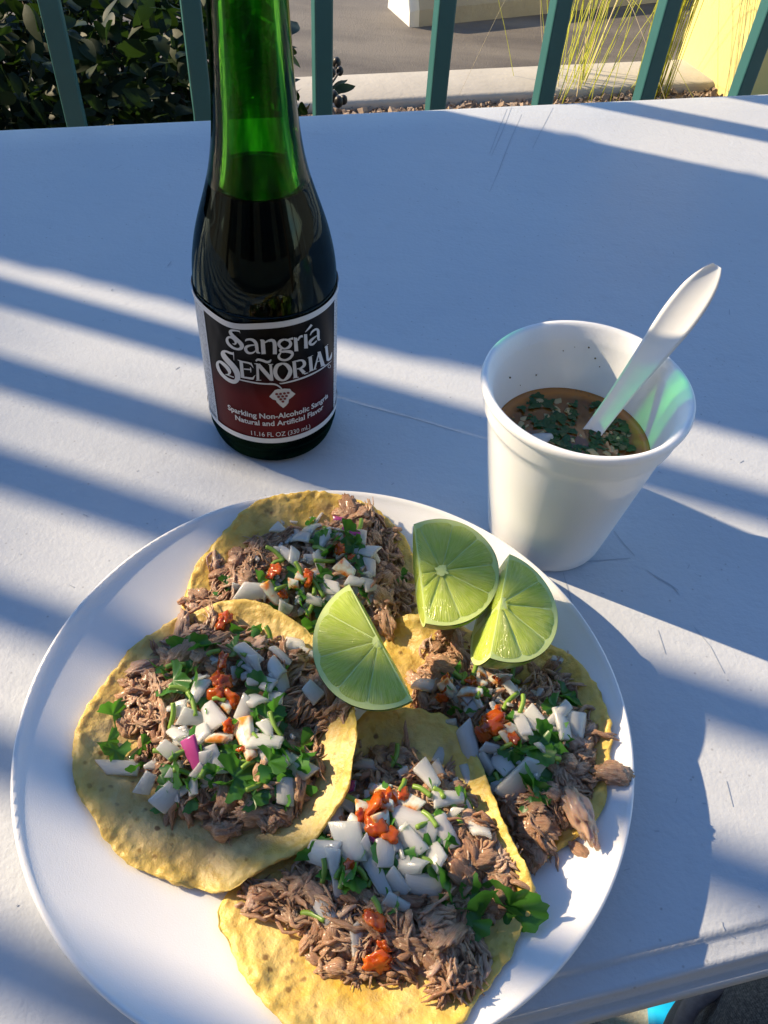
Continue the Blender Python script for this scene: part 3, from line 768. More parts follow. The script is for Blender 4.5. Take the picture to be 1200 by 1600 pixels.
STEM = [mesh('cilantro_stem', *tube(catmull([(-.5 * L, 0, 0), (-.1 * L, .06 * L, .0004), (.5 * L, -.03 * L, 0)], 4), [.00095] * 9, 7), MT['stem']) for L in (.005, .0075, .010)]
def blob(seed, L):
    bm = bmesh.new(); bmesh.ops.create_icosphere(bm, subdivisions=3, radius=1); r2 = random.Random(seed); o = Vector((r2.random() * 9, r2.random() * 9, 3))
    for v in bm.verts:
        k = 1 + .7 * mnoise.noise(v.co * 1.5 + o) + .25 * mnoise.noise(v.co * 4 + o); v.co = Vector((v.co.x * L * .5, v.co.y * L * .4, v.co.z * L * .2)) * k
    return bm_mesh('salsa', bm, MT['salsa'])
BLOB = {}
def blob_pick(L, r2):
    key = (round(L * 1000), r2.randrange(3))
    if key not in BLOB: BLOB[key] = blob(sum(key) * 5, L)
    return BLOB[key]

MPP = .000262                                   # metres a photo pixel spans at the tacos
def rotm(P, yaw, tiltx, tilty): return Matrix.Translation(P) @ Matrix.Rotation(yaw, 4, 'Z') @ Matrix.Rotation(tiltx, 4, 'X') @ Matrix.Rotation(tilty, 4, 'Y')
def covered(k, P):
    """is the spot under a taco that lies over taco k"""
    return any(float(sdist(T[o].poly, np.array([P.x]), np.array([P.y]))[0]) > -.001 for o in OVER[k])
def slope_n(t, f, P):
    e = .002; z = f(np.array([P.x + e, P.x - e, P.x, P.x]), np.array([P.y, P.y, P.y + e, P.y - e]))
    return Vector((-(z[0] - z[1]) / (2 * e), -(z[2] - z[3]) / (2 * e), 1)).normalized()
def aligned(P, n, yaw, tx, ty):
    q = Vector((0, 0, 1)).rotation_difference(n).to_matrix().to_4x4()
    return Matrix.Translation(P) @ q @ Matrix.Rotation(yaw, 4, 'Z') @ Matrix.Rotation(tx, 4, 'X') @ Matrix.Rotation(ty, 4, 'Y')

def meat_bed(t, k):
    x0 = min(p[0] for p in t.meat) - .004; x1 = max(p[0] for p in t.meat) + .004; y0 = min(p[1] for p in t.meat) - .004; y1 = max(p[1] for p in t.meat) + .004
    NX = 110; NY = 110; gx, gy = np.meshgrid(np.linspace(x0, x1, NX), np.linspace(y0, y1, NY)); d = sdist(t.meat, gx, gy)
    for o in OVER[k]: d = np.minimum(d, -sdist(T[o].poly, gx, gy) - .001)
    Z = t.mz(gx, gy) - .0020; V, idx, F = [], {}, []
    for j in range(NY):
        for i in range(NX):
            if d[j, i] > -.0005:
                p = Vector((gx[j, i], gy[j, i], t.seed)); b = .0032 * mnoise.noise(p * 150) + .0020 * mnoise.noise(p * 330) + .001 * mnoise.noise(p * 700)
                z = max(Z[j, i] + b, 0) - .003 * float(1 - sstep(0, .004, d[j, i])); idx[(j, i)] = len(V); V.append((p.x, p.y, z))
    for j in range(NY - 1):
        for i in range(NX - 1):
            q = [(j, i), (j, i + 1), (j + 1, i + 1), (j + 1, i)]
            if all(c in idx for c in q): F.append(tuple(idx[c] for c in q))
    tag(obj('meat_pile', mesh('meat_pile', V, F, MT['meat']), t.root), kind='stuff')

def fill_taco(k, n_shred, n_lump, onions, leaves_, stems, reds, n_on, n_cil, n_stem):
    t = T[k]; r2 = t.rng
    build_tortilla(t); meat_bed(t, k)
    bx = [p[0] for p in t.meat_px]; by = [p[1] for p in t.meat_px]
    def rnd(poly, grow=0):
        xs = [p[0] for p in poly]; ys = [p[1] for p in poly]
        while True:
            x, y = r2.uniform(min(xs), max(xs)), r2.uniform(min(ys), max(ys))
            if inpoly(poly, x, y): return x, y
    cnt = 0; tries = 0
    while cnt < n_shred and tries < 4000:
        tries += 1; x, y = rnd(t.meat_px); P = t.at(x, y, t.mz, r2.uniform(-.0015, .0012))
        if covered(k, P): continue
        n = slope_n(t, t.mz, P); s = r2.uniform(.7, 1.25)
        obj('meat_shred', r2.choice(SHRED), t.root, M=aligned(P, n, r2.uniform(0, 6.28), r2.gauss(0, .6), r2.gauss(0, .38)) @ Matrix.Scale(s, 4)); cnt += 1
    cnt = 0
    while cnt < n_lump:
        x, y = rnd(t.meat_px); P = t.at(x, y, t.mz, r2.uniform(-.001, .0015))
        if covered(k, P): continue
        obj('meat_lump', r2.choice(LUMP), t.root, M=aligned(P, slope_n(t, t.mz, P), r2.uniform(0, 6.28), r2.gauss(0, .6), r2.gauss(0, .35)) @ Matrix.Scale(r2.uniform(.55, 1.1), 4)); cnt += 1
    # toppings noted one by one from the photograph: x, y, length px, width px, angle (image degrees), [purple]
    for q in onions:
        x, y, L, Wd, an = q[:5]; P = t.at(x, y, t.fz, r2.uniform(.0018, .0042)); n = slope_n(t, t.fz, P)
        n = (n + Vector((r2.gauss(0, .22), r2.gauss(-.18, .2), 0))).normalized()
        op_ = obj('onion_piece', onion_pick(L * MPP * .90, Wd * MPP * .88, r2, len(q) > 5), t.root, M=aligned(P, n, R(-an), r2.gauss(0, .28), r2.gauss(0, .2)))
        if len(q) < 6 and min(math.hypot(x - a[0], y - a[1]) for a in reds) < 24:
            op_.material_slots[0].link = 'OBJECT'; op_.material_slots[0].material = MT['sauced']
    for x, y, L, an in leaves_:
        P = t.at(x, y, t.fz, .0018); n = slope_n(t, t.fz, P); n = (n + Vector((r2.gauss(0, .25), r2.gauss(-.2, .2), 0))).normalized()
        obj('cilantro_leaf', cil_pick(L * MPP, r2), t.root, M=aligned(P, n, R(-an), r2.gauss(0, .35), r2.gauss(0, .3)))
    for x, y, an in stems:
        P = t.at(x, y, t.fz, .003); obj('cilantro_stem', r2.choice(STEM), t.root, M=rotm(P, R(-an), 0, r2.gauss(0, .3)))
    for x, y, L in reds:
        P = t.at(x, y, t.fz, .0036); n = slope_n(t, t.fz, P); n = (n + Vector((r2.gauss(0, .2), r2.gauss(-.2, .2), 0))).normalized()
        obj('salsa', blob_pick(L * MPP * .72, r2), t.root, M=aligned(P, n, r2.uniform(0, 6.28), r2.gauss(0, .3), r2.gauss(0, .3)))
    for _ in range(n_on):
        x, y = rnd(t.top_px); P = t.at(x, y, t.fz, r2.uniform(-.001, .0015))
        if covered(k, P): continue
        L = r2.uniform(9, 27); obj('onion_piece', onion_pick(L * MPP, L * r2.uniform(.5, .85) * MPP, r2), t.root, M=aligned(P, slope_n(t, t.fz, P), r2.uniform(0, 6.28), r2.gauss(0, .5), r2.gauss(0, .5)))
    for _ in range(n_cil):
        x, y = rnd(t.top_px); P = t.at(x, y, t.fz, r2.uniform(-.0005, .0022))
        if covered(k, P): continue
        obj('cilantro_leaf', cil_pick(r2.choice((24, 32, 42)) * MPP, r2), t.root, M=aligned(P, slope_n(t, t.fz, P), r2.uniform(0, 6.28), r2.gauss(0, .6), r2.gauss(0, .6)))
    for _ in range(n_stem):
        x, y = rnd(t.top_px); P = t.at(x, y, t.fz, r2.uniform(.000, .003))
        if covered(k, P): continue
        obj('cilantro_stem', r2.choice(STEM), t.root, M=rotm(P, r2.uniform(0, 6.28), 0, r2.gauss(0, .4)))

fill_taco(1, 220, 90,
    [(437, 826, 28, 24, 20), (482, 826, 42, 34, 30), (470, 838, 34, 30, 100), (505, 838, 42, 34, 70), (436, 858, 24, 18, 0), (447, 862, 42, 24, 35), (462, 868, 28, 20, 90), (500, 873, 34, 24, 60), (398, 922, 62, 40, 10), (420, 930, 40, 34, 60),
     (470, 903, 26, 20, 30), (488, 937, 34, 26, 0), (515, 915, 42, 30, 20), (540, 890, 38, 24, 40), (572, 858, 38, 26, 15), (580, 885, 34, 24, 70), (548, 828, 40, 16, 30, 1), (528, 810, 18, 10, 10, 1), (556, 907, 30, 24, 20), (580, 913, 30, 24, 160),
     (445, 955, 40, 24, 100), (460, 912, 22, 18, 0), (565, 835, 32, 18, 80), (588, 872, 26, 18, 30), (520, 935, 30, 26, 40), (460, 1003, 40, 30, 20), (470, 1018, 36, 26, 0), (400, 870, 22, 14, 40)],
    [(404, 910, 42, 20), (353, 912, 24, -30), (345, 924, 22, 60), (540, 838, 46, 10), (522, 846, 40, 100), (557, 868, 34, 40), (500, 897, 30, 10), (520, 955, 46, 80), (494, 978, 44, 100), (508, 962, 40, 30), (482, 1000, 30, 120), (560, 892, 24, 0), (625, 900, 24, 30), (505, 845, 34, 200), (436, 947, 24, 90)],
    [(500, 858, 30), (468, 895, 60), (560, 826, 100), (430, 865, 30), (495, 918, 45), (355, 960, 45), (380, 965, 60), (485, 950, 100)],
    [(481, 907, 34), (531, 858, 26), (429, 890, 34), (442, 928, 22), (424, 898, 24), (480, 895, 22), (548, 870, 16)], 80, 18, 14)
fill_taco(3, 220, 90,
    [(664, 1066, 34, 28, 20), (698, 1080, 34, 26, 60), (700, 1062, 22, 20, 0), (735, 1080, 36, 24, 10), (755, 1052, 34, 26, 30), (778, 1060, 38, 24, 0), (745, 1065, 28, 20, 30), (800, 1075, 30, 20, 60), (815, 1125, 48, 26, 75), (842, 1125, 40, 28, 50), (873, 1120, 48, 24, -50),
     (700, 1136, 38, 26, -30), (690, 1155, 36, 22, 10), (737, 1180, 78, 34, 70), (757, 1196, 36, 26, 60), (800, 1145, 36, 24, 40), (792, 1158, 40, 18, 60), (812, 1222, 76, 32, -50), (692, 1216, 58, 30, 60), (708, 1243, 52, 26, -15), (772, 1231, 40, 24, -25), (712, 1195, 34, 26, 40),
     (785, 1190, 36, 24, 50), (735, 1215, 38, 24, 70), (828, 1128, 30, 20, 80), (872, 1030, 22, 16, 0), (768, 1170, 32, 22, 20), (850, 1170, 26, 18, 40), (880, 1130, 46, 26, 80), (905, 1150, 60, 34, 80)],
    [(706, 1046, 34, 100), (880, 1085, 44, 20), (868, 1105, 30, 160), (845, 1155, 46, 0), (835, 1165, 50, 60), (838, 1210, 44, 80), (828, 1238, 46, 0), (700, 1150, 30, 10), (850, 1150, 34, 150), (800, 1170, 30, 60), (780, 1215, 28, 60), (745, 1235, 34, 60), (890, 1090, 24, 60), (790, 1120, 30, 90)],
    [(725, 1060, 100), (747, 1083, 100), (742, 1240, 70), (790, 1230, 10), (815, 1100, 100), (700, 1170, 0), (860, 1185, 10), (800, 1045, 90)],
    [(695, 1066, 36), (770, 1132, 50), (755, 1148, 34), (735, 1062, 26), (690, 1090, 24), (803, 1155, 26), (775, 1060, 18), (778, 1108, 18)], 75, 20, 12)
fill_taco(4, 290, 150,
    [(572, 1190, 42, 30, 10), (672, 1215, 50, 28, 55), (514, 1270, 56, 44, 80), (535, 1232, 36, 22, 0, 1), (540, 1250, 36, 26, 30), (570, 1262, 34, 22, 0), (595, 1232, 30, 22, 30), (600, 1256, 34, 22, 10), (655, 1290, 80, 50, 15), (690, 1305, 44, 36, 60), (640, 1310, 40, 36, 40),
     (545, 1318, 54, 38, 70), (552, 1348, 46, 26, 100), (588, 1370, 56, 24, 60), (498, 1336, 48, 34, 15), (640, 1350, 54, 34, 10), (662, 1384, 56, 32, 5), (618, 1386, 44, 32, 40), (504, 1418, 40, 34, 50), (558, 1470, 38, 20, 80), (618, 1413, 34, 24, 20), (620, 1250, 32, 24, 40), (750, 1288, 36, 30, 80),
     (705, 1245, 50, 26, -15), (585, 1300, 38, 24, 110, 1), (520, 1345, 34, 24, 80), (575, 1340, 44, 20, 60), (640, 1255, 38, 26, 20), (600, 1285, 34, 24, 60), (525, 1295, 30, 26, 20), (530, 1380, 30, 20, 70), (680, 1335, 36, 28, 40), (605, 1330, 36, 24, 90)],
    [(795, 1418, 66, 10), (755, 1430, 74, 160), (725, 1440, 50, 110), (770, 1412, 60, 40), (705, 1365, 60, 70), (690, 1345, 50, 30), (720, 1400, 50, 60), (612, 1338, 46, 90), (486, 1290, 40, 90), (470, 1270, 34, 80), (500, 1225, 28, 90), (600, 1410, 30, 10), (495, 1312, 24, 0), (660, 1340, 30, 60), (740, 1390, 40, 80)],
    [(616, 1183, 100), (558, 1257, 30), (660, 1236, 30), (628, 1228, 110), (505, 1360, 85), (490, 1432, 20), (565, 1365, 40), (672, 1280, 45), (535, 1365, 90), (590, 1420, 60)],
    [(580, 1262, 56), (590, 1288, 44), (605, 1302, 40), (608, 1248, 36), (585, 1437, 40), (590, 1505, 44), (600, 1480, 28), (545, 1352, 20), (565, 1275, 28), (630, 1240, 24)], 75, 18, 10)
fill_taco(2, 250, 110,
    [(386, 1020, 44, 30, 40), (400, 1034, 28, 20, 70), (430, 1045, 44, 34, 40), (440, 1062, 36, 24, 60), (420, 1068, 32, 22, 30), (462, 1005, 44, 28, 0), (474, 1020, 40, 28, 20), (488, 1083, 34, 26, 40), (430, 1092, 34, 26, 0), (396, 1090, 36, 30, 40), (384, 1110, 40, 26, 100), (310, 1076, 46, 24, 100),
     (280, 1107, 24, 18, 80), (300, 1122, 38, 24, 0), (330, 1122, 52, 36, 60), (376, 1150, 70, 36, 60), (418, 1155, 48, 32, 10), (420, 1140, 34, 22, 60), (290, 1160, 38, 26, 20), (264, 1172, 30, 22, 40), (310, 1150, 40, 30, 60), (300, 1186, 52, 24, 65, 1), (318, 1196, 36, 22, 100), (336, 1188, 38, 24, 60),
     (186, 1198, 58, 22, -10), (226, 1225, 30, 22, 110), (262, 1246, 50, 30, 130), (320, 1210, 34, 22, 30), (300, 1222, 30, 24, 70), (458, 1195, 56, 36, 20), (450, 1232, 52, 30, 80), (345, 1150, 36, 26, 20), (275, 1145, 30, 20, 40), (395, 1065, 26, 20, 10), (350, 1100, 34, 22, 30), (440, 1020, 40, 24, 30), (408, 1175, 34, 22, 60)],
    [(310, 1012, 44, -50), (290, 1022, 56, -20), (268, 1028, 50, 20), (255, 1045, 40, 60), (270, 1064, 44, 20), (300, 1068, 38, 80), (176, 1118, 40, -55), (168, 1158, 30, 30), (180, 1172, 36, 70), (385, 985, 42, 90), (392, 1000, 44, 20), (430, 1115, 48, -35), (416, 1122, 40, -35), (270, 1196, 44, 70), (222, 1166, 36, 20), (365, 1215, 54, -20), (345, 1228, 40, 20), (300, 1240, 38, 0), (395, 1244, 34, 0), (470, 1168, 56, 30), (445, 1205, 56, 70), (420, 1190, 40, 0), (460, 1225, 50, 100), (440, 1245, 34, 100), (320, 1090, 34, 60), (405, 1165, 38, 40), (255, 1250, 30, 20)],
    [(280, 1077, 0), (343, 1093, 5), (268, 1120, 90), (275, 1040, -20), (285, 1178, -40), (320, 1198, 90), (300, 1100, 60), (333, 1020, -40), (420, 992, 60), (395, 1150, 40)],
    [(347, 1034, 34), (350, 1070, 44), (340, 1085, 36), (362, 1092, 36), (357, 1135, 26), (352, 965, 30), (340, 1060, 34), (375, 1170, 18), (345, 975, 24)], 75, 26, 10)

# scraps of meat beside the right hand taco
def scrap(name, label, x, y, z, L, an, me, tilt=0):
    P = W(x, y, z); o = tag(obj(name, me), label, 'meat scrap'); o.matrix_world = rotm(P, R(-an), tilt, 0) @ Matrix.Scale(L, 4)
scrap('meat_scrap', 'brown shred of pork poking out over the plate rim at far right', 958, 1208, .021, 1.15, 8, LUMP[1])
def bulb(L, m): 
    bm = bmesh.new(); bmesh.ops.create_icosphere(bm, subdivisions=4, radius=1)
    for v in bm.verts:
        k = 1 + .3 * mnoise.noise(v.co * 1.6 + Vector((4, 1, 0))) + .06 * mnoise.noise(Vector((v.co.x * 2, v.co.y * 12, v.co.z * 12))); v.co = Vector((v.co.x * L * .5, v.co.y * L * .25, v.co.z * L * .16)) * k
    return bm_mesh('meat_scrap', bm, m)
fat = simple('fatty_pork', (.60, .38, .25), .28, .25, 160, .3, 300, sss=.4, srad=(.004, .002, .001), sscale=1., coat=.4)
fat_me = lump(41, .019); fat_me.materials.clear(); fat_me.materials.append(fat)
scrap('meat_scrap', 'large pale fatty piece of pork hanging off the right taco', 904, 1268, .021, 1.0, 66, fat_me)
scrap('meat_scrap', 'small reddish scrap of pork lying alone on the white plate', 906, 1328, .0145, 1.0, 35, bulb(.0085, MT['meat']))

# ------------------------------------------------------------------ lime wedges
def m_lime_flesh():
    b = NB('lime_flesh'); uv = b.n('UVMap').outputs[0]; mp = b.n('Mapping'); b.l(uv, mp.inputs[0]); mp.inputs['Scale'].default_value = (34, 3.0, 1)
    f = b.noise(mp.outputs[0], 1.0, 3, .55, .6); v = b.voro(mp.outputs[0], 1.4); g = b.noise(b.coord(), 140, 3)
    c = b.mix(b.ramp(f, [(.3, 0.), (.7, 1.)]), (.52, .66, .07), (.80, .86, .30)); c = b.mix(b.ramp(g, [(.45, 0.), (.75, .45)]), c, (.84, .88, .48))
    b.set(base=c, rough=.14, normal=b.bump(v, .6, .0012, b.bump(f, .4, .0008)), sss=.5, srad=(.006, .006, .002), sscale=1., coat=.5, coatr=.06); b.translucent((.90, .98, .30), .48); return b.m
def m_peel():
    b = NB('lime_peel'); co = b.coord(); v = b.voro(co, 700); f = b.noise(co, 90, 3)
    b.set(base=b.mix(f, (.15, .31, .02), (.27, .45, .04)), rough=.3, normal=b.bump(v, .4, .0005), coat=.25, sss=.1, srad=(.002, .002, .0005), sscale=1.); return b.m
MT['flesh'] = m_lime_flesh(); MT['peel'] = m_peel()
MT['pith'] = simple('lime_pith', (.62, .74, .27), .4, .08, 200, .2, 400, sss=.4, srad=(.003, .003, .0015), sscale=1.)
def lime(label, core, N, X, Rd, Hl, x0=0.0, seed=1):
    """piece of a lime: a cross cut (face A, normal N) through the core and a second cut at x = x0; rounded peel on the rest"""
    N = Vector(N).normalized(); X = Vector(X); X = (X - N * X.dot(N)).normalized(); Y = N.cross(X)
    M = Matrix(((X.x, Y.x, N.x, core.x), (X.y, Y.y, N.y, core.y), (X.z, Y.z, N.z, core.z), (0, 0, 0, 1)))
    r2 = random.Random(seed); t = tag(empty('lime_wedge', core), label, 'lime wedge', 'lime wedges on the tacos')
    nt_, np_ = 40, 18; V, F = [], []
    def half(rr): return math.acos(max(-1, min(1, x0 / max(rr, 1e-6))))
    for i in range(nt_ + 1):
        for j in range(np_ + 1):
            p = R(90 * j / np_); rr = Rd * math.cos(p); a = half(rr) * (-1 + 2 * i / nt_); nub = .002 * max(0, (j / np_ - .8) / .2) ** 2
            wob = 1 + .012 * mnoise.noise(Vector((math.cos(a) * 2, math.sin(a) * 2, p * 2 + seed)))
            V.append(M @ Vector((max(x0, rr * math.cos(a) * wob), rr * math.sin(a) * wob, -Hl * math.sin(p) ** 1.05 - nub)))
    for i in range(nt_):
        for j in range(np_): a = i * (np_ + 1) + j; F.append((a, a + 1, a + np_ + 2, a + np_ + 1))
    obj('peel', mesh('peel', V, F, MT['peel']), t)
    am = half(Rd); V, F = [(0.15 * Rd, 0, .0003)], []
    for i in range(nt_ + 1): a = am * (-1 + 2 * i / nt_); V.append((Rd * .992 * math.cos(a) if 0 < i < nt_ else x0 - .0003, Rd * .992 * math.sin(a), .0003))
    F += [(0, i + 1, i + 2) for i in range(nt_)] + [(0, nt_ + 1, 1)]
    kB = math.sqrt(1 - (x0 / Rd) ** 2); o = len(V); V.append((x0 - .0003, 0, -.1 * Hl))
    for i in range(nt_ + 1): a = R(-90 + 180 * i / nt_); V.append((x0 - .0003, Rd * .99 * kB * math.sin(a), -Hl * .99 * kB * math.cos(a) if 0 < i < nt_ else .0003))
    F += [(o, o + i + 2, o + i + 1) for i in range(nt_)] + [(o, o + 1, o + nt_ + 1)]
    obj('pith', mesh('pith', [M @ Vector(v) for v in V], F, MT['pith'], False), t)
    def segment(a0, a1, face):
        nr, na = 12, 11; V, F, UV = [], [], []; g = R(.5); wv = r2.uniform(0, 6)
        for i in range(nr):
            q = i / (nr - 1)
            for j in range(na):
                s = j / (na - 1); r_ = .10 + .82 * q; pad = g / max(.16, r_); lo, hi = a0 + pad, a1 - pad
                if hi < lo: lo = hi = (lo + hi) / 2
                a = lo + (hi - lo) * s + .02 * math.sin(q * 7 + wv) * (1 - abs(2 * s - 1)); rm = .925 + .008 * math.sin(9 * a + wv)
                if face == 'A' and math.cos(a) < -1e-3: rm = min(rm, (x0 / Rd) / math.cos(a) * .965)
                r3 = min(.10, rm * .9) + (rm - min(.10, rm * .9)) * q - abs(2 * s - 1) ** 4 * .05 * q ** 3 * rm
                blg = .00055 * (1 - abs(2 * s - 1) ** 4) * (1 - abs(2 * q - 1) ** 5) + .00035 + .00018 * mnoise.noise(Vector((a * 12, q * 4, seed)))
                if face == 'A': v = Vector((Rd * r3 * math.cos(a), Rd * r3 * math.sin(a), blg))
                else: v = Vector((x0 - blg, Rd * kB * r3 * math.sin(a), -Hl * kB * r3 * math.cos(a)))
                V.append(M @ v); UV.append((a + seed, q + .2 * seed))
        for i in range(nr - 1):
            for j in range(na - 1): b_ = i * na + j; F.append((b_, b_ + na, b_ + na + 1, b_ + 1) if face == 'A' else (b_, b_ + 1, b_ + na + 1, b_ + na))
        me = mesh('segment', V, F, MT['flesh']); uvl = me.uv_layers.new(name='UVMap')
        for lp in me.loops: uvl.data[lp.index].uv = UV[lp.vertex_index]
        obj('segment', me, t)
    if x0 > -.05 * Rd: cuts = [-90] + [r2.uniform(-5, 5) + q for q in (-54, -18, 18, 54)] + [90]
    else: cuts = [q + r2.uniform(-5, 5) for q in range(-180, 180, 36)]; cuts.append(cuts[0] + 360)
    for a, b in zip(cuts, cuts[1:]): segment(R(a), R(b), 'A')
    for a, b in ((-90, -5), (5, 90)): segment(R(a), R(b), 'B')
    rs = [(.0022 * r2.uniform(.5, 1.4)) for _ in range(25)]
    star = [(max(x0, rs[k] * math.cos(R(15 * k))), rs[k] * math.sin(R(15 * k)), .0012) for k in range(24)]
    obj('core', mesh('core', [M @ Vector((.0003, 0, .0013))] + [M @ Vector(v) for v in star], [(0, k + 1, (k + 1) % 24 + 1) for k in range(24)], MT['pith'], False), t)
def camdir(P): return (CAM - P).normalized()
c1 = W(592, 1002, .050)
lime('lime wedge lying in the middle of the plate between the upper left tacos', c1, camdir(c1) + Vector((-.16, 0, .0)) + _u * .22, -_r * .86 - _u * .5, .0243, .027, seed=1)
c2 = W(690, 892, .043)
lime('rearmost lime wedge, farthest from the viewer, beside the foam cup', c2, camdir(c2) + _u * .42 + _r * .10, _r * .97 + _u * .10, .0228, .026, x0=-.0085, seed=2)
c3 = W(782, 944, .046)
lime('lime wedge at the right leaning against the rear wedge, its cut ridge facing up', c3, camdir(c3) + _u * .55 + _r * .50, _r * .95 - _u * .30, .0238, .028, seed=4)

# ------------------------------------------------------------------ bottle
BX, BY = -.0612, .3195
BC = Vector((BX, BY, 0))
bottle = tag(empty('soda_bottle', BC), 'tall green glass bottle of dark red sangria soda with a black and red label', 'bottle')
outer = [(.0275, .0012), (.0292, .0022), (.0308, .0062), (.0318, .012), (.0321, .018), (.0321, .084), (.0319, .090), (.0313, .098), (.0300, .106), (.0281, .114), (.0256, .122), (.0229, .130), (.0205, .138), (.0187, .146), (.0174, .154), (.0164, .163), (.0157, .173), (.0151, .184), (.0145, .196), (.0139, .210), (.0135, .224), (.0134, .232), (.0142, .2335), (.0143, .2395), (.0133, .241), (.0131, .2465), (.0124, .248)]
def smooth_prof(p, per=5): return [tuple(q) for q in catmull(p, per)]
op = smooth_prof(outer)
LIQ = .1365
def r_at(z): return float(np.interp(z, [q[1] for q in op], [q[0] for q in op]))
WALL = .0024
inner = [(.0095, .2478)] + [(r_at(z) - WALL, z) for z in np.linspace(.232, .012, 90)] + [(.026, .008), (.015, .0075), (.0004, .0105)]
def m_glass():
    b = NB('green_glass'); co = b.coord()
    geo = b.n('NewGeometry'); sp = b.n('SeparateXYZ'); b.l(geo.outputs['Position'], sp.inputs[0])
    # thin clear wall above the drink: tinted see-through glass with streaks of foam residue
    st = b.noise(b.coord(scale=(1, 1, .09)), 210, 4, .65); st2 = b.noise(b.coord(scale=(1, 1, .22)), 90, 3)
    mx_ = b.mix(.45, st, st2)
    tint = b.mix(b.ramp(mx_, [(.40, 0.), (.60, 1.)]), (.09, .42, .06), (.60, .95, .30))
    tr = b.n('BsdfTransparent'); b.l(tint, tr.inputs[0])
    film = b.n('BsdfTranslucent'); film.inputs[0].default_value = (.10, .50, .03, 1)
    filmx = b.n('MixShader'); b.l(b.ramp(mx_, [(.50, 0.02), (.72, .30)]), filmx.inputs[0]); b.l(tr.outputs[0], filmx.inputs[1]); b.l(film.outputs[0], filmx.inputs[2])
    gl = b.n('BsdfGlossy'); gl.inputs['Roughness'].default_value = .03
    nb = b.bump(mx_, .25, .0012)
    b.l(nb, gl.inputs['Normal'])
    fr = b.n('Fresnel'); fr.inputs['IOR'].default_value = 1.28
    thin = b.n('MixShader'); b.l(fr.outputs[0], thin.inputs[0]); b.l(filmx.outputs[0], thin.inputs[1]); b.l(gl.outputs[0], thin.inputs[2])
    rf = b.n('BsdfGlass'); rf.inputs['Color'].default_value = (.40, .60, .50, 1); rf.inputs['IOR'].default_value = 1.5; rf.inputs['Roughness'].default_value = 0.0
    gz = b.math('GREATER_THAN', sp.outputs['Z'], .017); b.l(b.mix(gz, (.05, .13, .09), (.34, .43, .42)), rf.inputs['Color'])
    sel = b.math('GREATER_THAN', sp.outputs['Z'], LIQ); fin = b.n('MixShader'); b.l(sel, fin.inputs[0]); b.l(rf.outputs[0], fin.inputs[1]); b.l(thin.outputs[0], fin.inputs[2])
    b.l(fin.outputs[0], b.out.inputs[0]); return b.m
def m_drink():
    b = NB('dark_red_soda'); f = b.noise(b.coord(), 40)
    b.set(base=b.mix(f, (.006, .001, .002), (.014, .002, .004)), rough=.08, spec=.12); return b.m
V, F = lathe(op + inner, 96)
V.append((0, 0, .0012)); F += [(len(V) - 1, (k + 1) % 96, k) for k in range(96)]
V.append((0, 0, .0105)); n_ = (len(op + inner) - 1) * 96; F += [(len(V) - 1, n_ + k, n_ + (k + 1) % 96) for k in range(96)]
obj('glass', mesh('glass', [Vector(v) + BC for v in V], F, m_glass()), bottle)
lp = [(.0004, .0098), (.014, .0070), (.025, .0074)] + [(r_at(z) - WALL + .0004, z) for z in np.linspace(.0135, LIQ - .0012, 60)]
rt = lp[-1][0]; lp += [(rt + .0000, LIQ - .0004), (rt - .0012, LIQ - .0010), (rt - .004, LIQ - .0014), (.0005, LIQ - .0014)]
V, F = lathe(lp, 96)
obj('drink', mesh('drink', [Vector(v) + BC for v in V], F, m_drink()), bottle)

# ---- label: front panel, side panels, borders, lettering; everything is wrapped on the body of the bottle
LR = .0323
def cyl(x, y, r_=LR):
    """where the line of sight of a label detail meets the label: (angle, height)"""
    d = _r * ((x - 600) / FPX) - _u * ((y - 800) / FPX) + _fw
    o = CAM - BC; a = d.x ** 2 + d.y ** 2; b_ = o.x * d.x + o.y * d.y; c = o.x ** 2 + o.y ** 2 - r_ * r_
    disc = max(b_ * b_ - a * c, 0); t = (-b_ - math.sqrt(disc)) / a; P = o + d * t
    return math.atan2(P.y, P.x), P.z
A0 = math.atan2(-BY, -BX)
def ang(a): return (a - A0 + math.pi) % (2 * math.pi) - math.pi
def on(aa, z, e=0.0): return Vector((BX + (LR + e) * math.cos(A0 + aa), BY + (LR + e) * math.sin(A0 + aa), z))
ZB, ZTp = .0178, .0885
aL = ang(cyl(339, 640)[0]); aR = ang(cyl(521, 600)[0])
def panel(name, a0, a1, z0f, z1f, m, e, na=60, nz=2):
    V, F = [], []
    for i in range(na + 1):
        a = a0 + (a1 - a0) * i / na
        for j in range(nz + 1): z0, z1 = z0f(a), z1f(a); V.append(on(a, z0 + (z1 - z0) * j / nz, e))
    for i in range(na):
        for j in range(nz): k = i * (nz + 1) + j; F.append((k, k + nz + 1, k + nz + 2, k + 1))
    return obj(name, mesh(name, V, F, m), label)
def m_label():
    b = NB('printed_label'); geo = b.n('NewGeometry'); sp = b.n('SeparateXYZ'); b.l(geo.outputs['Position'], sp.inputs[0])
    z = b.n('MapRange'); b.l(sp.outputs['Z'], z.inputs[0]); z.inputs[1].default_value = .018; z.inputs[2].default_value = .062
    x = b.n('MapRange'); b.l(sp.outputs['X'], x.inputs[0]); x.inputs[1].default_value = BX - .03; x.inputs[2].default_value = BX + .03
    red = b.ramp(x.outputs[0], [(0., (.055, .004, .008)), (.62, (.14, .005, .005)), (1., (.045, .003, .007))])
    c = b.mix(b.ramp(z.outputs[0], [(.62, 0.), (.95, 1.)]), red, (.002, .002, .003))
    n = b.noise(b.coord(), 38, 2)
    b.set(base=c, rough=.42, normal=b.bump(n, .12, .004), spec=.12); return b.m
ink = simple('label_white', (.62, .62, .64), .4, .04, 80)
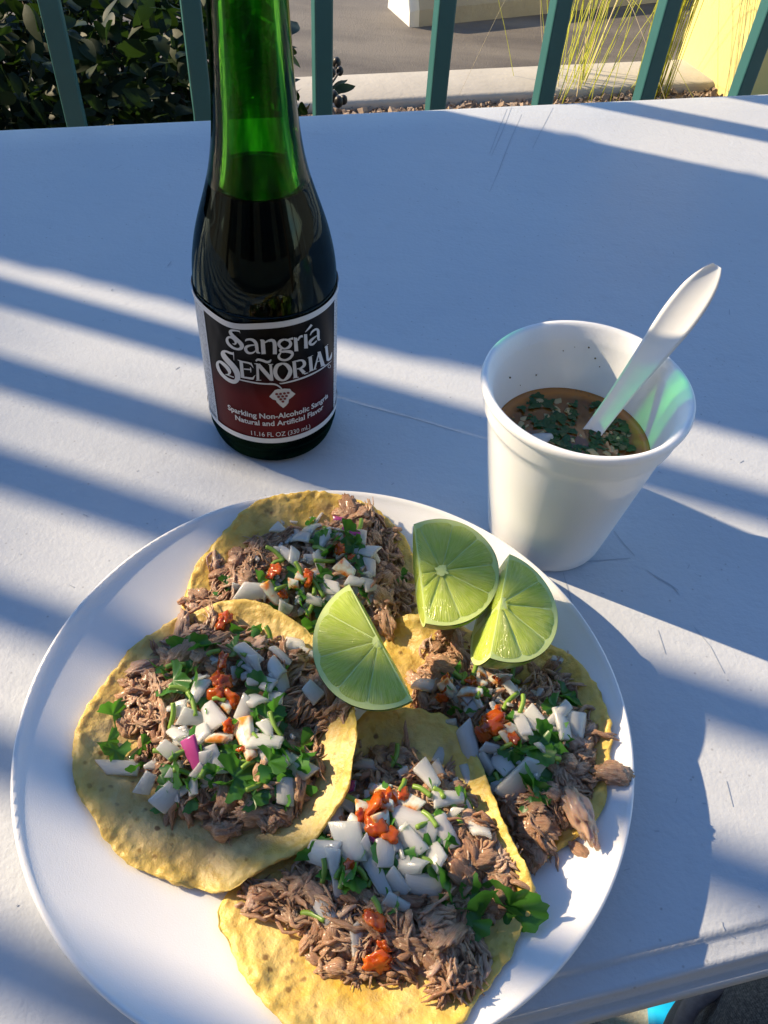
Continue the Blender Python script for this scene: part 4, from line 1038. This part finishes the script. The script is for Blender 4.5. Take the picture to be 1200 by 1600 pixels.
def m_fineprint():
    b = NB('fine_print'); geo = b.n('NewGeometry'); sp = b.n('SeparateXYZ'); b.l(geo.outputs['Position'], sp.inputs[0])
    rows = b.math('FRACT', b.math('MULTIPLY', sp.outputs['Z'], 620.0)); g = b.noise(geo.outputs['Position'], 900, 2)
    k = b.math('MULTIPLY', b.ramp(rows, [(.42, 1.), (.55, 0.)]), b.ramp(g, [(.46, 0.), (.52, .8)]))
    b.set(base=b.mix(k, (.58, .58, .60), (.06, .06, .08)), rough=.4); return b.m
label = empty('label_holder'); bpy.data.objects.remove(label)
V, F = [], []
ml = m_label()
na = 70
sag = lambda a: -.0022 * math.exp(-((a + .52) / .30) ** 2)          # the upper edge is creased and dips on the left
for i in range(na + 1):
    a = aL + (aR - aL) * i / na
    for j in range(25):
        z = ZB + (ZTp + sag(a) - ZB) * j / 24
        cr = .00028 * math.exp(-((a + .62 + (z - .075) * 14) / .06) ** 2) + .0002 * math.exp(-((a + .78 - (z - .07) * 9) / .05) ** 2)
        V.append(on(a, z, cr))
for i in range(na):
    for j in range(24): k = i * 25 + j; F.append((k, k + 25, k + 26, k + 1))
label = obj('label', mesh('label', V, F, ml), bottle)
one = lambda v: (lambda a: v)
mf = m_fineprint()
panel('side_panel', aL - .95, aL - .004, one(ZB), one(ZTp), mf, .00002)
panel('side_panel', aR + .004, aR + 1.1, one(ZB), one(ZTp), mf, .00002)
panel('border', aL - .95, aR + 1.1, one(ZB - .0001), one(ZB + .0030), ink, .00045, 110)
panel('border', aL - .95, aR + 1.1, lambda a: ZTp - .0028 + sag(a), lambda a: ZTp + .0002 + sag(a), ink, .00045, 110)
panel('border', aR - .012, aR + .012, one(ZB + .0029), one(ZTp - .0027), ink, .0005, 3)
panel('border', aL - .012, aL + .012, one(ZB + .0029), one(ZTp - .0027), ink, .0005, 3)

ZA = lambda x, y: (330 + x / 12.0, 490 + y / 12.0)
ZBm = lambda x, y: (420 + x / 10.909, 490 + y / 10.909)
_lay = [0]
def stroke(pts, cv, px):
    """pen stroke with a width at every point -> ribbon on the label"""
    C = catmull([(x, y, w_) for x, y, w_ in pts], 6); _lay[0] += 1; e = .0006 + .000004 * (_lay[0] % 40)
    V, F = [], []
    for i, c in enumerate(C):
        d = C[min(i + 1, len(C) - 1)] - C[max(i - 1, 0)]; L = math.hypot(d[0], d[1]) or 1; nx, ny = -d[1] / L, d[0] / L
        for s in (1, -1):
            X, Y = cv(c[0] + nx * c[2] / 2 * s, c[1] + ny * c[2] / 2 * s); a, z = cyl(X, Y); V.append(on(ang(a), z, e))
    for i in range(len(C) - 1): F.append((2 * i, 2 * i + 1, 2 * i + 3, 2 * i + 2))
    return V, F
def letters(name, strokes, cv):
    obj(name, mesh(name, *join([stroke(s, cv, 0) for s in strokes]), ink, False), label)
letters('lettering', [
    [(535, 303, 14), (545, 330, 10), (553, 356, 3)], [(540, 318, 22), (470, 303, 30), (400, 302, 40), (368, 325, 52), (400, 385, 62), (470, 455, 66), (550, 530, 70), (585, 590, 75), (560, 640, 60), (500, 652, 40), (420, 625, 45), (340, 555, 50), (310, 480, 50), (335, 432, 40), (390, 432, 40), (450, 475, 45), (472, 530, 40), (450, 558, 25), (410, 545, 6)],
    [(650, 505, 12), (670, 475, 36), (740, 467, 42), (800, 490, 55), (842, 540, 60), (858, 620, 60), (870, 700, 52), (922, 728, 12)], [(835, 572, 18), (740, 580, 32), (668, 610, 52), (655, 660, 58), (700, 718, 45), (780, 720, 32), (850, 668, 18)],
    [(920, 482, 20), (955, 482, 28), (985, 490, 30)], [(965, 485, 74), (985, 742, 78)], [(1000, 530, 25), (1070, 492, 35), (1130, 482, 50), (1180, 505, 62)]], ZA)
letters('lettering', [
    [(0, 450, 40), (50, 440, 46), (92, 478, 62), (100, 580, 66), (100, 676, 66)],
    [(260, 426, 28), (195, 450, 48), (166, 505, 50), (200, 558, 46), (265, 584, 28), (335, 555, 48), (364, 500, 50), (335, 447, 44), (260, 426, 28)], [(330, 425, 25), (405, 408, 38)],
    [(220, 580, 26), (188, 608, 38), (210, 632, 36), (290, 630, 42), (368, 640, 56), (394, 682, 45), (350, 745, 42), (270, 778, 36), (192, 760, 42), (165, 712, 40), (200, 650, 22)],
    [(415, 402, 16), (440, 398, 22)], [(445, 398, 56), (460, 628, 64)], [(480, 445, 25), (520, 385, 34), (566, 368, 40)],
    [(612, 338, 52), (622, 580, 62)], [(608, 302, 8), (665, 242, 30), (716, 178, 36)],
    [(690, 357, 14), (720, 300, 28), (780, 256, 34), (820, 272, 44), (826, 350, 44), (830, 432, 38), (860, 428, 8)], [(805, 362, 14), (740, 410, 34), (692, 460, 48), (690, 508, 44), (740, 508, 34), (800, 450, 18)]], ZBm)
letters('lettering', [
    [(428, 705, 18), (435, 780, 14), (440, 862, 4)], [(430, 738, 44), (370, 723, 42), (290, 692, 40), (240, 712, 70), (252, 772, 88), (320, 862, 94), (420, 970, 98), (490, 1080, 104), (510, 1180, 98), (470, 1252, 80), (400, 1253, 72), (300, 1200, 60), (200, 1100, 55), (145, 990, 55), (140, 912, 50), (190, 890, 50), (270, 950, 60), (340, 1030, 65), (360, 1090, 52), (330, 1128, 26), (280, 1120, 5)], [(290, 1125, 10), (440, 1178, 20)],
    [(545, 1222, 20), (700, 1255, 26), (900, 1290, 28), (1080, 1302, 28), (1200, 1306, 28)],
    [(570, 872, 60), (600, 1182, 62)], [(508, 850, 6), (545, 866, 20), (580, 880, 30)], [(580, 882, 30), (700, 905, 30), (750, 925, 34)], [(745, 910, 36), (772, 955, 20), (802, 1004, 3)], [(620, 1020, 22), (745, 1030, 24)], [(742, 985, 5), (748, 1030, 24), (752, 1088, 4)], [(580, 1170, 30), (700, 1190, 36), (790, 1200, 42)], [(780, 1208, 42), (805, 1170, 24), (836, 1130, 3)],
    [(870, 925, 44), (882, 1232, 50)], [(812, 920, 8), (860, 924, 22), (900, 934, 20)], [(845, 1232, 14), (942, 1230, 14)], [(888, 935, 66), (1010, 1080, 72), (1130, 1215, 72)], [(1112, 940, 48), (1140, 1240, 50)], [(1068, 936, 12), (1158, 930, 12)],
    [(842, 872, 28), (880, 842, 42), (960, 858, 44), (1040, 888, 44), (1090, 880, 44), (1122, 842, 18)]], ZA)
letters('lettering', [
    [(235, 830, 30), (310, 870, 64), (358, 960, 68), (320, 1060, 62), (240, 1120, 30), (150, 1080, 62), (105, 980, 68), (140, 872, 62), (235, 830, 30)],
    [(420, 802, 56), (446, 1080, 60)], [(388, 812, 10), (430, 800, 20), (470, 790, 15)], [(405, 1086, 10), (500, 1070, 12)], [(460, 798, 28), (540, 782, 30), (588, 812, 54), (590, 870, 50), (530, 918, 28), (470, 928, 18)], [(520, 920, 48), (595, 1000, 62)], [(590, 1015, 26), (658, 996, 10)],
    [(690, 722, 56), (712, 965, 58)], [(648, 746, 8), (738, 700, 8)], [(668, 985, 10), (748, 943, 10)],
    [(842, 640, 22), (765, 940, 26)], [(838, 638, 52), (908, 885, 66)], [(800, 812, 16), (868, 790, 16)], [(738, 952, 8), (802, 928, 8)], [(865, 896, 8), (948, 858, 8)],
    [(960, 545, 44), (985, 795, 38)], [(930, 572, 6), (990, 514, 6)], [(985, 798, 14), (1030, 750, 32), (1056, 648, 3)],
    [(0, 1182, 28), (90, 1187, 28), (150, 1210, 26), (200, 1250, 24), (228, 1285, 18)], [(180, 1175, 18), (250, 1170, 22), (450, 1120, 28), (650, 1050, 28), (850, 950, 22), (1000, 840, 12), (1052, 793, 3)],
    [(1010 + 22 * math.cos(R(k)), 890 + 26 * math.sin(R(k)), 8) for k in range(0, 361, 45)]], ZBm)
ZC = lambda x, y: (330 + x / 6.0, 600 + y / 6.0)
def flat(name, pts, m, e, cv=ZC):
    P = [on(ang(cyl(*cv(*q))[0]), cyl(*cv(*q))[1], e) for q in pts]; c = sum(P, Vector()) / len(P)
    d = Vector((c.x - BX, c.y - BY, 0)); d.normalize(); c = Vector((BX, BY, c.z)) + d * (LR + e)
    V = [c] + P; obj(name, mesh(name, V, [(0, i + 1, (i + 1) % len(P) + 1) for i in range(len(P))], m, False), label)
flat('leaf_emblem', [(545, 110), (575, 75), (595, 50), (625, 40), (655, 42), (680, 35), (735, 38), (750, 60), (785, 85), (760, 110), (735, 130), (725, 135), (720, 170), (700, 195), (672, 217), (640, 190), (615, 165), (605, 145), (575, 135)], ink, .0006)
grape = simple('grape_red', (.16, .008, .012), .4)
for gx, gy in ((612, 84), (648, 82), (683, 78), (718, 73), (630, 110), (667, 106), (702, 102), (650, 133), (687, 128), (670, 154)):
    flat('grape', [(gx + 14 * math.cos(R(k)), gy + 11 * math.sin(R(k))) for k in range(0, 360, 30)], grape, .0008)
def line_text(s, p0, p1, ratio, bold):
    """a line of small print from its left to its right end, wrapped round the bottle"""
    a0, z0 = cyl(*ZC(*p0)); a1, z1 = cyl(*ZC(*p1)); a0, a1 = ang(a0), ang(a1)
    cu = bpy.data.curves.new('lettering', 'FONT'); cu.body = s; cu.size = 1; cu.offset = bold; cu.resolution_u = 3
    o = bpy.data.objects.new('lettering', cu); COL.objects.link(o); bpy.context.view_layer.update()
    me = bpy.data.meshes.new_from_object(o.evaluated_get(bpy.context.evaluated_depsgraph_get())); bpy.data.objects.remove(o)
    xs = [v.co.x for v in me.vertices]; lo, hi = min(xs), max(xs); zm = (z0 + z1) / 2; sc = (a1 - a0) * LR / (hi - lo) * ratio
    for v in me.vertices:
        q = (v.co.x - lo) / (hi - lo); v.co = on(a0 + (a1 - a0) * q, zm + v.co.y * sc, .0006)
    me.materials.clear(); me.materials.append(ink); obj('lettering', me, label)
line_text('Sparkling Non-Alcoholic Sangría', (163, 205), (1085, 145), 1.10, .022)
line_text('Natural and Artificial Flavor', (232, 305), (1042, 248), 1.10, .022)
line_text('11.16 FL OZ (330 mL)', (380, 460), (922, 415), 1.25, .0)

# ------------------------------------------------------------------ foam cup, broth, spoon
CC = Vector((.0775, .2618, 0)); CR, CB, CH = .0430, .0270, .0906
def m_cupf(z): return CB + (CR - .0022 - CB) * (z / CH)
co_ = [(.0005, .0022), (CB - .005, .0022), (CB - .0035, 0), (CB - .0012, 0), (CB - .0002, .0010)] + [(m_cupf(z), z) for z in np.linspace(.003, CH - .0170, 24)]
zt = CH - .0165
co_ += [(m_cupf(zt) + .0007, zt + .0006), (m_cupf(zt) + .0013, zt + .002)] + [(m_cupf(z) + .0015, z) for z in np.linspace(zt + .003, CH - .0050, 10)]
co_ += [(CR - .0004, CH - .0040), (CR, CH - .0025), (CR - .0003, CH - .0009), (CR - .0013, CH), (CR - .0026, CH - .0004), (CR - .0034, CH - .0016)]
co_ += [(m_cupf(z) - .0024, z) for z in np.linspace(CH - .006, .004, 40)] + [(.0005, .0038)]
V, F = lathe(co_, 140)
tag(obj('foam_cup', mesh('foam_cup', [Vector(v) + CC for v in V], F, MT['cupfoam'])), 'white foam cup of dark green flecked broth with a plastic spoon in it', 'cup')
BZ = .0585
def m_broth():
    b = NB('broth'); geo = b.n('NewGeometry'); co = b.coord(); d = b.n('VectorMath', operation='DISTANCE'); b.l(geo.outputs['Position'], d.inputs[0]); d.inputs[1].default_value = (CC.x, CC.y, BZ)
    rr = m_cupf(BZ) - .0024; k = b.math('DIVIDE', d.outputs['Value'], rr); nn = b.noise(co, 60, 4)
    c = b.mix(nn, (.11, .036, .005), (.21, .08, .012)); c = b.mix(b.ramp(b.math('ADD', k, b.math('MULTIPLY', nn, .12)), [(.86, 0.), (.99, .9)]), c, (.46, .17, .015))
    o = b.ramp(b.voro(co, 260), [(.14, .8), (.2, 0.)]); c = b.mix(o, c, (.26, .11, .015))
    b.set(base=c, rough=.04, normal=b.bump(b.noise(co, 120, 3), .12, .0012), sss=.2, srad=(.006, .003, .001), sscale=1., coat=.5, coatr=.03); return b.m
broth = tag(empty('broth', CC + Vector((0, 0, BZ))), 'dark brown broth with onion and cilantro floating inside the foam cup', 'soup')
rr = m_cupf(BZ) - .0024
V, F = lathe([(.0004, BZ), (rr * .5, BZ), (rr * .9, BZ), (rr - .0009, BZ + .0002), (rr + .0002, BZ + .0011), (m_cupf(BZ - .02) - .0018, BZ - .02), (.0004, BZ - .02)], 90)
obj('liquid', mesh('liquid', [Vector(v) + CC for v in V], F, m_broth()), broth)
r2 = random.Random(5)
murky = simple('soaked_onion', (.42, .33, .17), .25, .2, 150, sss=.4, srad=(.004, .003, .001), sscale=1.)
SO = []
for k in range(5):
    me = onion_mesh(300 + k, .007 + .001 * k % .003, .0055, .0018); me.materials.clear(); me.materials.append(murky); me.materials.append(murky); SO.append(me)
SC = [leaf_cil(50 + k, .011 + .002 * k) for k in range(4)]
dk = m_leafy('soaked_cilantro', (.012, .06, .014), (.025, .10, .02), (.03, .12, .02), .2, .15)
for me in SC: me.materials.clear(); me.materials.append(dk)
for k in range(230):
    a = r2.uniform(0, 6.28); q = rr * .86 * math.sqrt(r2.random()); P = CC + Vector((q * math.cos(a), q * math.sin(a), BZ - .0004 + r2.uniform(-.0006, .0008)))
    if k % 3 == 0: obj('onion_piece', r2.choice(SO), broth, M=rotm(P, r2.uniform(0, 6.28), r2.gauss(0, .18), r2.gauss(0, .18)) @ Matrix.Scale(r2.uniform(.25, .65), 4))
    else: obj('cilantro_leaf', r2.choice(SC), broth, M=rotm(P + Vector((0, 0, .0005)), r2.uniform(0, 6.28), r2.gauss(0, .05), r2.gauss(0, .05)) @ Matrix.Diagonal((r2.uniform(.18, .50),) * 2 + (.12, 1)))
P = W(847, 684, BZ); obj('onion_piece', onion_mesh(77, .009, .007, .004), broth, M=rotm(P, .4, 0, 0))
dots = simple('soup_fleck', (.10, .07, .02), .4)
fl = []
for x, y in ((797, 590), (838, 586), (898, 542), (920, 543), (937, 573), (813, 602), (886, 555), (880, 548), (930, 560), (975, 610)):
    d = _r * ((x - 600) / FPX) - _u * ((y - 800) / FPX) + _fw; best = None
    for i in range(400):                                       # first crossing of the line of sight with the far inside wall
        t_ = .2 + i * .001; P = CAM + d * t_; q = math.hypot(P.x - CC.x, P.y - CC.y)
        if P.z < CH and q > m_cupf(P.z) - .0028 and P.y > CC.y - .01: best = P; break
    if best is not None:
        bm = bmesh.new(); bmesh.ops.create_icosphere(bm, subdivisions=1, radius=rng.uniform(.0002, .0005), matrix=Matrix.Translation(best)); fl.append(([v.co.copy() for v in bm.verts], [tuple(v.index for v in f.verts) for f in bm.faces])); bm.free()
if fl: obj('fleck', mesh('fleck', *join(fl), dots), broth)

s0_ = W(928, 672, BZ); s1_ = W(1015, 556, CH + .001)
sd = (s1_ - s0_).normalized()
# length from the broth to the tip that ends at the photo's tip
tipL = min(np.linspace(.06, .16, 400), key=lambda L: abs(PX(s0_ + sd * L)[1] - 415))
spoon = tag(empty('plastic_spoon', s0_), 'white plastic spoon leaning in the foam cup, handle up to the right', 'spoon')
side = (sd.cross((CAM - s1_).normalized())).normalized(); nrm = side.cross(sd).normalized()
if nrm.dot(CAM - s1_) < 0: nrm = -nrm
prof_w = [(-.045, .001), (-.043, .008), (-.036, .0125), (-.026, .0125), (-.018, .0085), (-.011, .0048), (0, .0041)] + [(tipL * f, q) for f, q in ((.15, .0043), (.3, .0049), (.45, .0058), (.6, .0068), (.72, .0073), (.83, .0068), (.91, .0055), (.965, .0037), (1.0, .0019))]
pw = catmull(prof_w, 5); V, F = [], []; NX_ = 9
for lay in (1, -1):
    for L, wd in pw:
        for j in range(NX_):
            q = j / (NX_ - 1) * 2 - 1; bowl = -.007 * (1 - q * q) * math.exp(-((L + .028) / .013) ** 2)
            z = .0014 * q * q + bowl + lay * .0006 * (1 - .4 * abs(q))
            V.append(s0_ + sd * L + side * (wd * q) + nrm * z)
n_ = len(pw)
for i in range(n_ - 1):
    for j in range(NX_ - 1):
        a = i * NX_ + j; F.append((a, a + 1, a + NX_ + 1, a + NX_)); b_ = n_ * NX_ + a; F.append((b_, b_ + NX_, b_ + NX_ + 1, b_ + 1))
    for j in (0, NX_ - 1):
        a = i * NX_ + j; F.append((a, a + NX_, a + NX_ + n_ * NX_, a + n_ * NX_))
for i in (0, n_ - 1):
    for j in range(NX_ - 1): a = i * NX_ + j; F.append((a, a + n_ * NX_, a + n_ * NX_ + 1, a + 1))
plast = simple('white_plastic', (.86, .88, .89), .28, .02, 60, sss=.25, srad=(.003, .003, .003), sscale=1.)
me = mesh('handle', V, F, plast); bm = bmesh.new(); bm.from_mesh(me); bmesh.ops.recalc_face_normals(bm, faces=bm.faces); bm.to_mesh(me); bm.free()
obj('handle', me, spoon)

# ------------------------------------------------------------------ the diner's leg below the near edge
def skin_body(name, pts, edges, rad, m, root=0, sub=2):
    me = bpy.data.meshes.new(name); me.from_pydata([tuple(p) for p in pts], edges, []); o = bpy.data.objects.new(name, me); COL.objects.link(o)
    md = o.modifiers.new('skin', 'SKIN'); md.use_smooth_shade = True
    for v, r_ in zip(me.skin_vertices[0].data, rad): v.radius = (r_, r_)
    me.skin_vertices[0].data[root].use_root = True
    ss = o.modifiers.new('sub', 'SUBSURF'); ss.levels = sub; ss.render_levels = sub
    bpy.context.view_layer.update(); e = bpy.data.meshes.new_from_object(o.evaluated_get(bpy.context.evaluated_depsgraph_get())); bpy.data.objects.remove(o)
    e.name = name; e.materials.clear(); e.materials.append(m); e.polygons.foreach_set('use_smooth', [True] * len(e.polygons)); return e
kn = W(1258, 1640, -.30)
hipR = kn + Vector((.16, -.40, -.02)); hipC = hipR + Vector((-.10, -.02, .02)); hipL = hipC + Vector((-.10, .02, -.02)); knL = hipL + Vector((-.10, .36, .0))
footR = W(1100, 1548, GZ + .06)
ank = Vector((kn.x + .055, kn.y + .035, GZ + .11)); ankL = Vector((knL.x - .04, knL.y + .02, GZ + .11))
pts = [hipC, hipR, hipR.lerp(kn, .5), kn, kn.lerp(ank, .45), ank, hipL, hipL.lerp(knL, .5), knL, knL.lerp(ankL, .45), ankL]
ed = [(0, 1), (1, 2), (2, 3), (3, 4), (4, 5), (0, 6), (6, 7), (7, 8), (8, 9), (9, 10)]
person = tag(empty('person', (hipC.x, hipC.y, GZ)), 'seated person in dark blue jeans, one knee showing below the near table edge', 'person')
obj('jeans', skin_body('jeans', pts, ed, [.12, .10, .092, .070, .066, .052, .10, .09, .07, .066, .052], MT['denim']), person)
# rolled side seam of the near trouser leg
seam = simple('denim_seam', (.25, .25, .28), .9, .4, 200, .4, 300)
sp_ = [W(1064, 1606, -.335), W(1076, 1578, -.325), W(1093, 1560, -.32), W(1118, 1545, -.32), W(1140, 1537, -.325)]
obj('seam', mesh('seam', *tube(catmull(sp_, 6), [.006] * 25, 8), seam), person)
blue = simple('bright_blue_canvas', (.005, .42, .80), .5, .1, 60)
def shoe(an, d):
    d = d.normalized(); q = Vector((-d.y, d.x, 0)); V, F = [], []; n = 14
    secs = [(-.07, .028, .055), (-.05, .036, .085), (-.01, .038, .09), (.03, .040, .070), (.08, .046, .052), (.12, .046, .042), (.16, .034, .030), (.175, .015, .018)]
    for L, wd, h in secs:
        for k in range(n):
            a = 2 * math.pi * k / n; V.append(Vector((an.x, an.y, GZ + .012)) + d * L + q * (wd * math.cos(a)) + Vector((0, 0, max(0, h * .5 + h * .5 * math.sin(a)))))
    for i in range(len(secs) - 1):
        for k in range(n): l = (k + 1) % n; F.append((i * n + k, i * n + l, (i + 1) * n + l, (i + 1) * n + k))
    F.append(tuple(range(n))[::-1]); F.append(tuple(range((len(secs) - 1) * n, len(secs) * n))); return V, F
obj('shoe', mesh('shoe', *shoe(ank, footR - ank + Vector((.0, .0, 0))), blue), person)
obj('shoe', mesh('shoe', *shoe(ankL, Vector((-.2, 1, 0))), blue), person)
